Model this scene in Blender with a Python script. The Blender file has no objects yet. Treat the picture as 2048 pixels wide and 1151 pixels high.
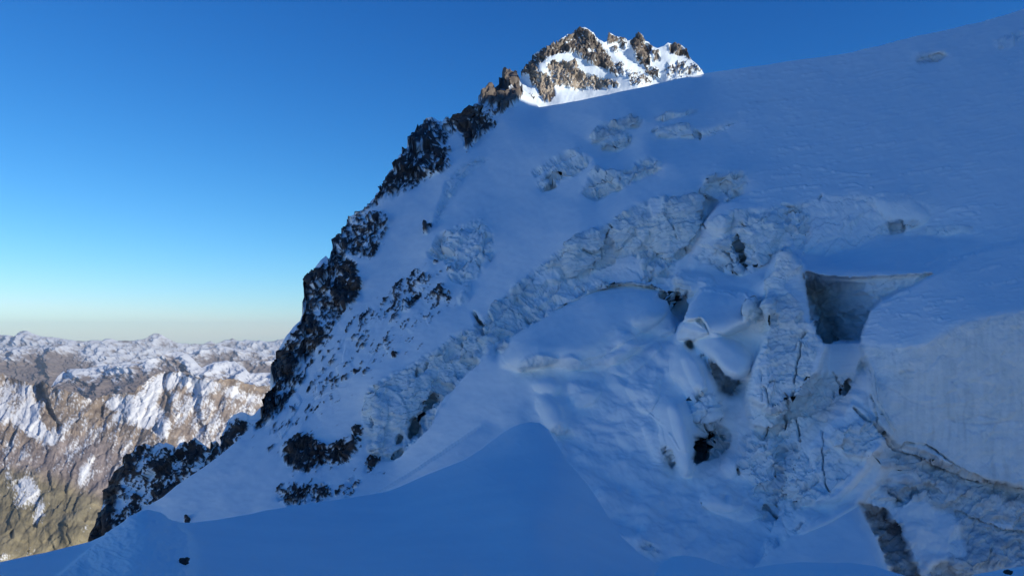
import bpy, math
import numpy as np
from mathutils import Vector

# ------------------------------------------------------------------ camera
scene = bpy.context.scene
F = 1593.0                       # focal length in photo pixels (photo is 2048 x 1151)
PITCH = math.radians(3.25)
cd = bpy.data.cameras.new("camera")
cam = bpy.data.objects.new("camera", cd)
scene.collection.objects.link(cam)
cd.sensor_width = 36.0
cd.lens = F / 2048 * 36.0
cd.clip_start = 0.1
cd.clip_end = 200000.0
cam.location = (0, 0, 0)
cam.rotation_euler = (math.pi / 2 + PITCH, 0, 0)
scene.camera = cam

# ------------------------------------------------------------------ light
SUN_EL = math.radians(19.0)
SUN_AZ = math.radians(116.0)     # clockwise from the view direction (+Y)
SUN = np.array([math.sin(SUN_AZ) * math.cos(SUN_EL), math.cos(SUN_AZ) * math.cos(SUN_EL), math.sin(SUN_EL)])
world = bpy.data.worlds.new("World")
scene.world = world
world.use_nodes = True
nt = world.node_tree
nt.nodes.clear()
w_out = nt.nodes.new("ShaderNodeOutputWorld")
w_bg = nt.nodes.new("ShaderNodeBackground")
w_sky = nt.nodes.new("ShaderNodeTexSky")
w_sky.sky_type = 'NISHITA'
w_sky.sun_disc = False
w_sky.sun_elevation = SUN_EL
w_sky.sun_rotation = SUN_AZ
w_sky.altitude = 1500
w_sky.air_density = 1.0
w_sky.dust_density = 0.5
w_sky.ozone_density = 3.0
# deep, clean high-mountain blue: the sky's own colours, made a little more saturated
w_sep = nt.nodes.new("ShaderNodeSeparateColor")
w_com = nt.nodes.new("ShaderNodeCombineColor")
nt.links.new(w_sky.outputs[0], w_sep.inputs[0])
for k, (ex, sc_, cap) in enumerate(((1.95, 0.118, 0.70), (1.32, 0.437, 0.89), (1.0, 0.975, 1.0))):
    p_ = nt.nodes.new("ShaderNodeMath"); p_.operation = 'POWER'; p_.inputs[1].default_value = ex
    m_ = nt.nodes.new("ShaderNodeMath"); m_.operation = 'MULTIPLY'; m_.inputs[1].default_value = sc_
    nt.links.new(w_sep.outputs[k], p_.inputs[0]); nt.links.new(p_.outputs[0], m_.inputs[0])
    c_ = nt.nodes.new("ShaderNodeMath"); c_.operation = 'MULTIPLY'; c_.inputs[1].default_value = cap
    n_ = nt.nodes.new("ShaderNodeMath"); n_.operation = 'MINIMUM'
    nt.links.new(w_sep.outputs[k], c_.inputs[0]); nt.links.new(m_.outputs[0], n_.inputs[0]); nt.links.new(c_.outputs[0], n_.inputs[1])
    nt.links.new(n_.outputs[0], w_com.inputs[k])
w_bg.inputs['Strength'].default_value = 0.15
nt.links.new(w_com.outputs[0], w_bg.inputs['Color'])
nt.links.new(w_bg.outputs[0], w_out.inputs['Surface'])

sl = bpy.data.lights.new("sun", 'SUN')
sl.energy = 4.7
sl.angle = math.radians(0.5)
sl.color = (1.0, 0.94, 0.83)
so = bpy.data.objects.new("sun", sl)
scene.collection.objects.link(so)
so.rotation_euler = Vector(SUN).to_track_quat('Z', 'Y').to_euler()

scene.view_settings.view_transform = 'Standard'
scene.view_settings.look = 'None'
scene.view_settings.exposure = 0.0
scene.view_settings.gamma = 1.0

# ------------------------------------------------------------------ noise
rng = np.random.RandomState(7)
PERM = rng.permutation(4096).astype(np.int32)
_g = rng.normal(size=(4096, 3)); _g /= np.linalg.norm(_g, axis=1)[:, None]
GRAD = _g.astype(np.float32)

def perlin(x, y, z):
    x = np.asarray(x, np.float64); y = np.asarray(y, np.float64); z = np.asarray(z, np.float64)
    x, y, z = np.broadcast_arrays(x, y, z)
    xi = np.floor(x).astype(np.int64); yi = np.floor(y).astype(np.int64); zi = np.floor(z).astype(np.int64)
    fx = (x - xi).astype(np.float32); fy = (y - yi).astype(np.float32); fz = (z - zi).astype(np.float32)
    ux = fx * fx * fx * (fx * (fx * 6 - 15) + 10)
    uy = fy * fy * fy * (fy * (fy * 6 - 15) + 10)
    uz = fz * fz * fz * (fz * (fz * 6 - 15) + 10)
    out = 0
    for dx in (0, 1):
        px_ = PERM[(xi + dx) & 4095]
        wx = ux if dx else 1 - ux
        for dy in (0, 1):
            py_ = PERM[(px_ + yi + dy) & 4095]
            wy = uy if dy else 1 - uy
            for dz in (0, 1):
                g = GRAD[PERM[(py_ + zi + dz) & 4095]]
                wz = uz if dz else 1 - uz
                out = out + wx * wy * wz * (g[..., 0] * (fx - dx) + g[..., 1] * (fy - dy) + g[..., 2] * (fz - dz))
    return out * 1.6

def fbm(x, y, z, octv=5, gain=0.5, lac=2.03):
    a = 1.0; s = 0; t = 0
    for k in range(octv):
        s = s + a * perlin(x + 17.3 * k, y + 5.1 * k, z + 9.7 * k); t += a
        x = x * lac; y = y * lac; z = z * lac; a *= gain
    return s / t

def ridged(x, y, z, octv=6, gain=0.5, lac=2.07):
    a = 1.0; s = 0; t = 0; prev = 1.0
    for k in range(octv):
        n = 1.0 - np.abs(perlin(x + 11.3 * k, y + 3.1 * k, z + 7.7 * k)) * 1.6
        n = np.clip(n, 0, 1) ** 2
        s = s + a * n * prev; t += a
        prev = np.clip(n * 1.6, 0, 1)
        x = x * lac; y = y * lac; z = z * lac; a *= gain
    return s / t

def sstep(a, b, x):
    t = np.clip((x - a) / (b - a), 0, 1)
    return t * t * (3 - 2 * t)

def cells(x, y, seed):
    """jittered-grid Voronoi: per-cell random vector (3) and distance to the border"""
    r = np.random.RandomState(seed)
    J = r.rand(4096, 5)
    xi = np.floor(x).astype(np.int64); yi = np.floor(y).astype(np.int64)
    best = np.full(x.shape, 1e9); sec = np.full(x.shape, 1e9); bid = np.zeros(x.shape, np.int64)
    for dx in (-1, 0, 1):
        for dy in (-1, 0, 1):
            h = PERM[(PERM[(xi + dx) & 4095] + yi + dy) & 4095]
            d = (xi + dx + J[h, 0] - x) ** 2 + (yi + dy + J[h, 1] - y) ** 2
            m = d < best
            sec = np.where(m, best, np.minimum(sec, d))
            bid = np.where(m, h, bid); best = np.where(m, d, best)
    return J[bid][..., 2:5] * 2 - 1, np.sqrt(sec) - np.sqrt(best)

def facets(x, y, seed):
    """broken blocks: each Voronoi cell is a tilted plane of its own (range about -1..1)"""
    r = np.random.RandomState(seed); J = r.rand(4096, 5)
    xi = np.floor(x).astype(np.int64); yi = np.floor(y).astype(np.int64)
    best = np.full(x.shape, 1e9); out = np.zeros(x.shape)
    for dx in (-1, 0, 1):
        for dy in (-1, 0, 1):
            h = PERM[(PERM[(xi + dx) & 4095] + yi + dy) & 4095]
            ox = x - (xi + dx + J[h, 0]); oy = y - (yi + dy + J[h, 1])
            d = ox * ox + oy * oy; m = d < best
            out = np.where(m, 0.7 * (J[h, 2] * 2 - 1) + 1.5 * (J[h, 3] * 2 - 1) * ox + 1.5 * (J[h, 4] * 2 - 1) * oy, out)
            best = np.where(m, d, best)
    return out

# ------------------------------------------------------------------ rays
cP, sP = math.cos(PITCH), math.sin(PITCH)
def uw(px, py):
    a = (np.asarray(px, float) - 1024.0) / F
    b = -(np.asarray(py, float) - 575.5) / F
    den = cP - b * sP
    return a / den, (sP + b * cP) / den
def point(px, py, Y):
    u, w = uw(px, py)
    return np.stack([u * Y, Y * np.ones_like(u), w * Y], -1)

# ------------------------------------------------------------------ raster helpers
def in_poly(X, Yy, poly):
    p = np.asarray(poly, float); n = len(p)
    ins = np.zeros(X.shape, bool)
    x0, x1 = p[:, 0].min(), p[:, 0].max(); y0, y1 = p[:, 1].min(), p[:, 1].max()
    sub = (X >= x0) & (X <= x1) & (Yy >= y0) & (Yy <= y1)
    if not sub.any(): return ins
    xs = X[sub]; ys = Yy[sub]; r = np.zeros(xs.shape, bool)
    j = n - 1
    for i in range(n):
        xi, yi = p[i]; xj, yj = p[j]
        if yi != yj:
            c = ((yi > ys) != (yj > ys)) & (xs < (xj - xi) * (ys - yi) / (yj - yi) + xi)
            r ^= c
        j = i
    ins[sub] = r
    return ins

def line_dist(X, Yy, pts, pad=40):
    d = np.full(X.shape, 1e6); t_at = np.zeros(X.shape)
    pts = np.asarray(pts, float)
    for k in range(len(pts) - 1):
        a, b = pts[k], pts[k + 1]
        x0, x1 = min(a[0], b[0]) - pad, max(a[0], b[0]) + pad
        y0, y1 = min(a[1], b[1]) - pad, max(a[1], b[1]) + pad
        sub = (X >= x0) & (X <= x1) & (Yy >= y0) & (Yy <= y1)
        xs = X[sub]; ys = Yy[sub]
        v = b - a; L = (v ** 2).sum() + 1e-9
        t = np.clip(((xs - a[0]) * v[0] + (ys - a[1]) * v[1]) / L, 0, 1)
        dd = np.hypot(xs - a[0] - t * v[0], ys - a[1] - t * v[1])
        cur = d[sub]; m = dd < cur
        cur[m] = dd[m]; d[sub] = cur
    return d

def blur(a, r):
    """three box blurs ~ gaussian of radius r cells"""
    r = int(round(r))
    if r < 1: return a.astype(float)
    a = a.astype(float)
    for _ in range(3):
        for ax in (0, 1):
            p = np.pad(a, [(r + 1, r) if k == ax else (0, 0) for k in (0, 1)], mode='edge')
            c = np.cumsum(p, axis=ax)
            if ax == 0: a = (c[2 * r + 1:] - c[:-2 * r - 1]) / (2 * r + 1)
            else: a = (c[:, 2 * r + 1:] - c[:, :-2 * r - 1]) / (2 * r + 1)
    return a

# ------------------------------------------------------------------ mesh output
def new_mesh(name, V, Fc, mat, attrs=None, smooth=True, nrms=None):
    me = bpy.data.meshes.new(name)
    V = np.ascontiguousarray(V, np.float32); Fc = np.ascontiguousarray(Fc, np.int32)
    k = Fc.shape[1]
    me.vertices.add(len(V)); me.vertices.foreach_set("co", V.ravel())
    me.loops.add(len(Fc) * k); me.loops.foreach_set("vertex_index", Fc.ravel())
    me.polygons.add(len(Fc))
    me.polygons.foreach_set("loop_start", np.arange(0, len(Fc) * k, k, dtype=np.int32))
    me.polygons.foreach_set("loop_total", np.full(len(Fc), k, np.int32))
    me.polygons.foreach_set("use_smooth", np.full(len(Fc), smooth, bool))
    me.update(calc_edges=True)
    for an, av in (attrs or {}).items():
        at = me.attributes.new(an, 'FLOAT', 'POINT')
        at.data.foreach_set("value", np.ascontiguousarray(av, np.float32).ravel())
    me.materials.append(mat)
    if nrms is not None: me.normals_split_custom_set_from_vertices(nrms.astype(np.float32))
    o = bpy.data.objects.new(name, me)
    scene.collection.objects.link(o)
    return o

def tag(o, label=None, cat=None, kind=None, group=None):
    if label: o["label"] = label
    if cat: o["category"] = cat
    if kind: o["kind"] = kind
    if group: o["group"] = group
    return o

def grid_faces(nr, nc):
    i = np.arange(nr - 1)[:, None] * nc + np.arange(nc - 1)[None]
    return np.stack([i, i + nc, i + nc + 1, i + 1], -1).reshape(-1, 4)

def sub_mesh(V, Fc, attrs, sel, name, mat, shell=0.0, NV_=None):
    """faces picked by sel as an object of their own; shell > 0 closes them into a solid block"""
    f = Fc[sel]
    ids, inv = np.unique(f.ravel(), return_inverse=True)
    f = inv.reshape(-1, 4)
    v = V[ids]; at = {k: a[ids] for k, a in attrs.items()}; nn = NV_[ids]
    if shell > 0 and len(f):
        n = len(v)
        back = v * (1 + shell)                     # away from the rim into the ice behind
        e = np.concatenate([f[:, [0, 1]], f[:, [1, 2]], f[:, [2, 3]], f[:, [3, 0]]])
        key = np.sort(e, 1); key = key[:, 0].astype(np.int64) * n + key[:, 1]
        u_, idx, cnt = np.unique(key, return_index=True, return_counts=True)
        be = e[idx[cnt == 1]]
        rim = np.stack([be[:, 1], be[:, 0], be[:, 0] + n, be[:, 1] + n], -1)
        f = np.concatenate([f, f[:, ::-1] + n, rim])
        v = np.concatenate([v, back]); at = {k: np.concatenate([a, a]) for k, a in at.items()}; nn = np.concatenate([nn, -nn])
    return new_mesh(name, v, f, mat, at, nrms=nn)

# ------------------------------------------------------------------ materials
def ice_material(name, rock_lit=False):
    m = bpy.data.materials.new(name); m.use_nodes = True
    t = m.node_tree; N = t.nodes; L = t.links
    b = N["Principled BSDF"]
    def attr(a):
        n = N.new("ShaderNodeAttribute"); n.attribute_name = a; return n.outputs['Fac']
    def noise(scale, detail=6, rough=0.6, vec=None):
        n = N.new("ShaderNodeTexNoise"); n.inputs['Scale'].default_value = scale
        n.inputs['Detail'].default_value = detail; n.inputs['Roughness'].default_value = rough
        L.new(vec if vec is not None else geo.outputs['Position'], n.inputs['Vector']); return n.outputs['Fac']
    def mix(f, a, c):
        n = N.new("ShaderNodeMix"); n.data_type = 'RGBA'
        if isinstance(f, float): n.inputs[0].default_value = f
        else: L.new(f, n.inputs[0])
        for s, v in ((6, a), (7, c)):
            if isinstance(v, tuple): n.inputs[s].default_value = (*v, 1)
            else: L.new(v, n.inputs[s])
        return n.outputs[2]
    def mr(v, a, c, d=0.0, e=1.0):
        n = N.new("ShaderNodeMapRange"); L.new(v, n.inputs[0])
        for k, q in enumerate((a, c, d, e)): n.inputs[k + 1].default_value = q
        return n.outputs[0]
    def mul(a, c):
        n = N.new("ShaderNodeMath"); n.operation = 'MULTIPLY'; L.new(a, n.inputs[0])
        if isinstance(c, float): n.inputs[1].default_value = c
        else: L.new(c, n.inputs[1])
        return n.outputs[0]
    geo = N.new("ShaderNodeNewGeometry")
    nf = noise(1.2, 8, 0.65)
    snow = mix(mr(noise(0.35, 5), 0.35, 0.65), (0.82, 0.905, 0.93), (0.88, 0.95, 0.96))
    ice = mix(mr(noise(0.5, 8, 0.7), 0.3, 0.7), (0.46, 0.62, 0.69), (0.78, 0.89, 0.92))
    c = mix(attr("ice"), snow, ice)
    dirtc = mix(mr(nf, 0.35, 0.65), (0.14, 0.14, 0.145), (0.33, 0.34, 0.35))
    c = mix(attr("dirt"), c, dirtc)
    rk = mix(mr(noise(0.25, 8, 0.7), 0.35, 0.65), (0.030, 0.026, 0.026), (0.095, 0.078, 0.068))
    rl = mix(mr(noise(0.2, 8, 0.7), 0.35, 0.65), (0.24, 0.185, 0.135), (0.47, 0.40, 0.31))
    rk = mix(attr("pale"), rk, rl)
    c = mix(attr("rock"), c, rk)
    L.new(c, b.inputs['Base Color'])
    b.inputs['Roughness'].default_value = 0.75
    b.inputs['Specular IOR Level'].default_value = 0.25
    bump = N.new("ShaderNodeBump"); bump.inputs['Distance'].default_value = 0.25
    hgt = N.new("ShaderNodeMath"); hgt.operation = 'MULTIPLY_ADD'
    L.new(noise(2.6, 10, 0.72), hgt.inputs[0]); 
    s_ = N.new("ShaderNodeMath"); s_.operation = 'MULTIPLY_ADD'
    L.new(attr("ice"), s_.inputs[0]); s_.inputs[1].default_value = 0.8; s_.inputs[2].default_value = 0.16
    L.new(s_.outputs[0], hgt.inputs[1]); hgt.inputs[2].default_value = 0
    L.new(hgt.outputs[0], bump.inputs['Height']); bump.inputs['Strength'].default_value = 0.6
    L.new(bump.outputs[0], b.inputs['Normal'])
    return m
M_ICE = ice_material("snow_and_ice")

# ================================================================== the mountain side with the icefall
# Every region gets its slope (a surface normal) and its make-up (snow, ice, dirt, rock);
# the slopes are integrated to one continuous surface in metres, anchored at surveyed distances.
ST = 2.0
GX = np.arange(-160, 2212, ST); GY = np.arange(-60, 1272, ST)
X, Y_ = np.meshgrid(GX, GY)
H, W = X.shape
U, Wd = uw(X, Y_)
DX, DZ = U, Wd
def nrm(v):
    v = np.asarray(v, float); return v / np.linalg.norm(v)
NX = np.zeros((H, W)); NY = np.zeros((H, W)); NZ = np.zeros((H, W))
n0 = nrm((-0.38, -0.5, 0.78)); NX += n0[0]; NY += n0[1]; NZ += n0[2]
ICE = np.zeros((H, W)); DIRT = np.zeros((H, W)); RD = np.zeros((H, W)); SMOOTH = np.ones((H, W))
FAC = np.zeros((H, W)); STRATA = np.zeros((H, W)); OID = np.zeros((H, W), np.int32)
# wobble makes drawn outlines natural
WB1 = fbm(X / 26, Y_ / 26, 3.3, 4) * 7; WB2 = fbm(X / 26, Y_ / 26, 40.3, 4) * 7
NAMES = {}

def region(poly, n, f=2, wob=1.0, ice=None, dirt=None, fac=None, strata=None, dome=0, droll=6, oid=None, keep=1.0, rough=None):
    global NX, NY, NZ, ICE, DIRT, FAC, STRATA
    m = in_poly(X + WB1 * wob, Y_ + WB2 * wob, poly)
    s = blur(m, f) if f else m.astype(float)
    s = s * keep
    n = nrm(n)
    ax, ay, az = n
    if dome:
        q = blur(m, droll)
        gy, gx = np.gradient(q)
        k = dome * droll
        ax = ax - gx * k; az = az + gy * k; ay = ay + 0 * gx
        L = np.sqrt(ax * ax + ay * ay + az * az); ax, ay, az = ax / L, ay / L, az / L
    NX = NX * (1 - s) + ax * s; NY = NY * (1 - s) + ay * s; NZ = NZ * (1 - s) + az * s
    ms = blur(m, 1)
    if ice is not None: ICE = ICE * (1 - ms) + ice * ms
    if dirt is not None: DIRT = DIRT * (1 - ms) + dirt * ms
    if fac is not None: FAC = FAC * (1 - ms) + fac * ms
    if strata is not None: STRATA = STRATA * (1 - ms) + strata * ms
    if oid is not None: OID[m] = oid
    return m

UP = (0.02, -0.30, 0.95)
SNOWL = (-0.40, -0.45, 0.80)
WALL = (-0.35, -0.92, 0.16)
# ---- 1 upper glacier slope
region([(1040, 180), (1400, 100), (1600, 60), (2230, -80), (2230, 700), (1700, 560), (1450, 420), (1380, 385), (1200, 440), (1060, 560),
        (900, 660), (800, 740), (735, 790), (725, 700), (810, 560), (880, 400), (930, 320), (1000, 250)],
       (-0.30, -0.42, 0.86), f=14, oid=1, fac=0, ice=0)
# steeper roll under the skyline hump, brighter band on its left shoulder
region([(930, 320), (1060, 260), (1110, 330), (1010, 470), (900, 620), (780, 740), (735, 760), (860, 500)], (-0.45, -0.50, 0.74), f=10)
region([(1180, 330), (1400, 250), (1500, 330), (1300, 420), (1150, 500), (1000, 600), (1050, 480)], (-0.20, -0.36, 0.91), f=14)
# ---- upper seracs
region([(1180, 272), (1200, 245), (1235, 240), (1270, 230), (1285, 240), (1275, 252), (1240, 262), (1215, 275), (1195, 290), (1183, 285)],
       (-0.35, -0.85, 0.35), f=0, ice=0.8, fac=0.6, strata=0.5, dirt=0.15, oid=20)
region([(1200, 292), (1220, 272), (1245, 255), (1262, 270), (1262, 285), (1240, 300), (1222, 303), (1205, 298)], (-0.35, -0.9, 0.25), f=1, dome=0.5,
       ice=0.85, fac=0.3, strata=0.8, oid=20)
region([(1305, 262), (1320, 250), (1370, 248), (1385, 255), (1400, 265), (1392, 275), (1345, 275), (1315, 272)], (-0.25, -0.93, 0.25), f=0, ice=0.85, fac=0.15, strata=0.7, oid=21)
region([(1310, 240), (1330, 225), (1360, 222), (1400, 222), (1360, 233), (1330, 240)], (-0.3, -0.85, 0.4), f=0, ice=0.7, fac=0.4, strata=0.6, oid=21)
region([(1400, 262), (1440, 252), (1475, 240), (1455, 258), (1420, 268), (1395, 280), (1375, 280)], (-0.2, -0.85, 0.45), f=1, ice=0.6, fac=0.5, oid=21)
region([(1060, 345), (1110, 315), (1160, 292), (1150, 305), (1090, 340), (1070, 355)], (-0.4, -0.75, 0.5), f=1, ice=0.65, fac=0.8, keep=0.8)
region([(1075, 370), (1100, 340), (1160, 305), (1185, 312), (1170, 335), (1140, 352), (1100, 376), (1085, 380)], (-0.4, -0.72, 0.55), f=1, ice=0.7, fac=0.9, keep=0.8)
region([(1165, 385), (1180, 350), (1192, 330), (1215, 345), (1245, 340), (1260, 345), (1275, 322), (1300, 310), (1322, 325), (1325, 340), (1290, 350), (1260, 365),
        (1215, 390), (1190, 397)], (-0.35, -0.82, 0.45), f=0, ice=0.75, fac=0.8, strata=0.3, oid=22)
region([(1245, 335), (1258, 330), (1272, 340), (1262, 350), (1248, 347)], (0.2, -0.5, 0.8), f=0, ice=0.3)
region([(1830, 118), (1845, 105), (1890, 103), (1895, 112), (1860, 125), (1838, 126)], (-0.3, -0.9, 0.3), f=0, ice=0.7, fac=0.5, strata=0.5, dirt=0.2)
region([(1905, 235), (1960, 238), (1980, 250), (1930, 255)], (-0.3, -0.5, 0.8), f=2)
region([(1985, 85), (2048, 55), (2100, 40), (2060, 78), (2000, 100)], (-0.35, -0.7, 0.6), f=2, ice=0.25, fac=0.4, keep=0.6)
region([(1985, 85), (2048, 55), (2100, 40), (2060, 78), (2000, 100)], (-0.3, -0.6, 0.7), f=2)
# crease and rough ice on the left shoulder
region([(868, 440), (880, 400), (895, 360), (930, 325), (960, 312), (975, 318), (940, 345), (915, 375), (890, 420), (875, 450)], (-0.05, -0.75, 0.62), f=1, ice=0.45, fac=0.35)
region([(855, 500), (880, 470), (920, 450), (960, 440), (985, 470), (985, 510), (960, 545), (930, 575), (905, 560), (890, 520), (862, 515)],
       (-0.35, -0.68, 0.6), f=1, ice=0.40, fac=0.7, keep=0.8)
region([(915, 590), (945, 560), (935, 600), (920, 610)], (-0.35, -0.75, 0.5), f=1, ice=0.35, fac=0.6, keep=0.7)

# ---- 2 the long ice cliff
CL = [(738, 772), (782, 748), (822, 728), (840, 715), (872, 700), (905, 672), (940, 655), (975, 625), (1003, 598), (1035, 568), (1065, 545), (1095, 520), (1122, 495),
      (1142, 480), (1165, 465), (1200, 452), (1228, 437), (1262, 415), (1300, 398), (1340, 388), (1385, 372), (1403, 380), (1402, 410), (1404, 440), (1396, 462),
      (1380, 500), (1352, 520), (1348, 560), (1332, 580), (1290, 590), (1240, 585), (1190, 600), (1130, 625), (1075, 650), (1020, 682),
      (975, 700), (950, 728), (930, 745), (915, 765), (880, 800), (858, 850), (830, 880), (795, 915), (765, 918), (738, 903), (728, 860), (730, 815)]
region(CL, (-0.42, -0.80, 0.42), f=0, ice=0.9, fac=0.55, strata=0.35, oid=2)
# clean banded blocks
region([(1130, 500), (1165, 470), (1208, 455), (1213, 480), (1207, 520), (1192, 535), (1150, 553), (1133, 552), (1126, 530)], (-0.25, -0.95, 0.18), f=0, ice=0.85, fac=0.08, strata=1.0)
region([(1213, 452), (1265, 418), (1300, 405), (1310, 440), (1300, 490), (1275, 500), (1250, 508), (1225, 512), (1208, 520)], (-0.42, -0.88, 0.22), f=0, ice=0.8, fac=0.22, strata=0.5)
region([(1302, 440), (1335, 400), (1385, 382), (1402, 392), (1402, 430), (1392, 462), (1375, 490), (1352, 510), (1330, 520), (1310, 500)], (-0.22, -0.95, 0.15), f=0, ice=0.85, fac=0.12, strata=1.0)
region([(1278, 495), (1330, 500), (1350, 520), (1345, 545), (1325, 540), (1305, 555), (1285, 560), (1275, 540)], (-0.4, -0.8, 0.4), f=1, ice=0.7, fac=0.9)
region([(1298, 402), (1330, 392), (1320, 425), (1305, 435), (1300, 420)], (-0.3, -0.55, 0.75), f=1, ice=0.1, fac=0.1)
region([(1330, 385), (1385, 372), (1398, 378), (1385, 383), (1335, 398)], (-0.2, -0.5, 0.85), f=1, ice=0.0, fac=0.0)
# snow apron below
region([(1150, 560), (1195, 542), (1225, 518), (1265, 508), (1280, 520), (1285, 560), (1310, 560), (1345, 550), (1375, 530), (1350, 575), (1290, 575), (1220, 580), (1170, 592), (1135, 590)],
       (-0.40, -0.60, 0.68), f=2, ice=0.1, fac=0.2, strata=0)
region([(1095, 570), (1130, 562), (1180, 560), (1230, 562), (1240, 575), (1180, 595), (1130, 612), (1090, 632), (1060, 640), (1085, 610), (1060, 600)],
       (-0.42, -0.55, 0.72), f=2, ice=0.25, fac=0.6, strata=0, keep=0.8)
region([(1070, 545), (1110, 540), (1125, 556), (1090, 566), (1060, 572)], (-0.42, -0.5, 0.75), f=2, ice=0.1, fac=0.3, strata=0)
# lower lobe of the cliff: smooth curtains
region([(735, 790), (760, 770), (835, 735), (870, 720), (890, 745), (885, 790), (860, 840), (830, 872), (790, 912), (742, 900), (730, 850)],
       (-0.40, -0.84, 0.36), f=0, ice=0.8, fac=0.25, strata=0.1)
region([(742, 790), (760, 778), (752, 830), (745, 870), (748, 905), (730, 880), (727, 830)], (-0.75, -0.6, 0.28), f=2)
region([(752, 790), (768, 775), (775, 800), (765, 850), (768, 900), (750, 905), (748, 860)], (0.05, -0.97, 0.2), f=2)
region([(765, 820), (790, 790), (800, 820), (780, 870), (778, 915), (766, 915)], (-0.5, -0.85, 0.2), f=2)
region([(800, 780), (860, 735), (880, 760), (855, 800), (815, 840), (790, 860)], (-0.2, -0.85, 0.45), f=3)
# ---- 3 bright snow ramp in front of the cliff
region([(740, 1010), (792, 918), (850, 885), (862, 850), (885, 800), (918, 765), (935, 742), (955, 725), (985, 702), (1025, 690), (1060, 730), (1070, 790), (1050, 845),
        (1000, 900), (900, 960), (800, 1020)], (-0.50, -0.42, 0.76), f=5, ice=0, fac=0, strata=0, oid=3)
region([(700, 1030), (775, 980), (829, 942), (908, 890), (960, 853), (978, 846), (1003, 853), (985, 872), (960, 900), (930, 922), (875, 945), (800, 1010)],
       (0.10, -0.28, 0.95), f=1, ice=0, fac=0, oid=3)
region([(1003, 835), (1030, 822), (1055, 830), (1060, 850), (1020, 850)], (-0.4, -0.6, 0.7), f=2)

# ---- 10 floor of the icefall (drawn first, the blocks stand on it)
FLOOR = [(985, 702), (1050, 660), (1130, 620), (1190, 590), (1300, 580), (1400, 560), (1540, 600), (1540, 700), (1490, 800), (1480, 900), (1560, 1020), (1620, 1060),
         (1800, 1060), (2230, 1000), (2230, 1300), (1000, 1300), (1060, 1000), (1050, 850), (1060, 760)]
region(FLOOR, (-0.10, -0.36, 0.92), f=6, ice=0, fac=0.0, strata=0, oid=4)
region([(1050, 850), (1110, 830), (1200, 850), (1280, 950), (1380, 1000), (1500, 1060), (1600, 1150), (1300, 1200), (1150, 1000)], (-0.02, -0.28, 0.96), f=12)
region([(1120, 760), (1250, 740), (1330, 800), (1360, 900), (1280, 930), (1190, 860), (1130, 820)], (-0.30, -0.45, 0.84), f=10)
region([(1000, 740), (1060, 740), (1130, 830), (1100, 860), (1040, 840), (1050, 790)], (-0.35, -0.42, 0.84), f=6)
# second low ridge crossing the floor
region([(1420, 985), (1500, 1005), (1540, 1010), (1560, 1035), (1500, 1030), (1440, 1010), (1380, 1000)], (-0.25, -0.6, 0.75), f=3)
region([(1290, 1080), (1320, 1100), (1310, 1115), (1290, 1108), (1275, 1090)], (-0.4, -0.8, 0.4), f=1, ice=0.5, fac=0.6, dirt=0.08)

# ---- 4 the big snow dome
region([(1003, 690), (1030, 668), (1060, 650), (1095, 630), (1130, 608), (1165, 590), (1195, 578), (1225, 569), (1262, 567), (1300, 572), (1325, 582), (1335, 597), (1342, 612),
        (1300, 625), (1262, 640), (1230, 660), (1210, 690), (1170, 712), (1100, 712), (1040, 722), (1000, 740), (985, 725), (998, 708)],
       (0.02, -0.30, 0.95), f=3, dome=1.5, droll=7, ice=0, fac=0, oid=5)
region([(975, 690), (1005, 672), (1018, 668), (1018, 690), (1010, 705), (990, 715), (975, 708)], (0.35, -0.45, 0.8), f=1, ice=0.25, oid=4)
region([(990, 700), (1005, 685), (1015, 678), (1015, 692), (1008, 706), (998, 708)], (-0.4, -0.85, 0.0), f=0, ice=0.6, dirt=0.35, oid=4)
region([(1252, 642), (1285, 625), (1320, 617), (1343, 620), (1356, 640), (1354, 662), (1335, 672), (1300, 662), (1265, 652)], (-0.35, -0.72, 0.6), f=1, dome=0.5, droll=3, ice=0.35, fac=0.1, oid=6)
# lips left of centre
region([(1038, 733), (1050, 718), (1075, 708), (1110, 712), (1118, 722), (1100, 730), (1070, 732), (1042, 742)], (-0.25, -0.93, 0.15), f=0, ice=0.4, fac=0.3, strata=0.6, oid=4)
region([(1118, 716), (1140, 706), (1160, 715), (1168, 730), (1150, 736), (1125, 728)], (-0.5, -0.7, 0.5), f=2, dome=0.5, droll=4)
region([(1130, 735), (1170, 738), (1200, 722), (1230, 690), (1220, 730), (1190, 750), (1140, 750)], (0.3, -0.3, 0.9), f=3)
region([(1218, 690), (1240, 672), (1262, 668), (1290, 690), (1260, 705), (1232, 725), (1205, 740), (1196, 736)], (-0.45, -0.6, 0.65), f=3, dome=0.4, droll=4)
region([(1060, 775), (1075, 757), (1100, 750), (1118, 758), (1124, 780), (1110, 790), (1085, 782)], (-0.35, -0.82, 0.35), f=2, dome=0.7, droll=4, oid=7)
region([(1065, 800), (1080, 785), (1110, 795), (1125, 820), (1135, 850), (1120, 870), (1100, 860), (1085, 830)], (-0.5, -0.72, 0.45), f=3, dome=0.7, droll=5, oid=7)
region([(1100, 858), (1118, 845), (1140, 858), (1150, 872), (1118, 880)], (-0.1, -0.93, 0.2), f=1, ice=0.4, fac=0.4)
region([(1062, 768), (1082, 752), (1100, 748), (1090, 757), (1068, 772)], (0.0, -0.2, 0.97), f=1)

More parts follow.
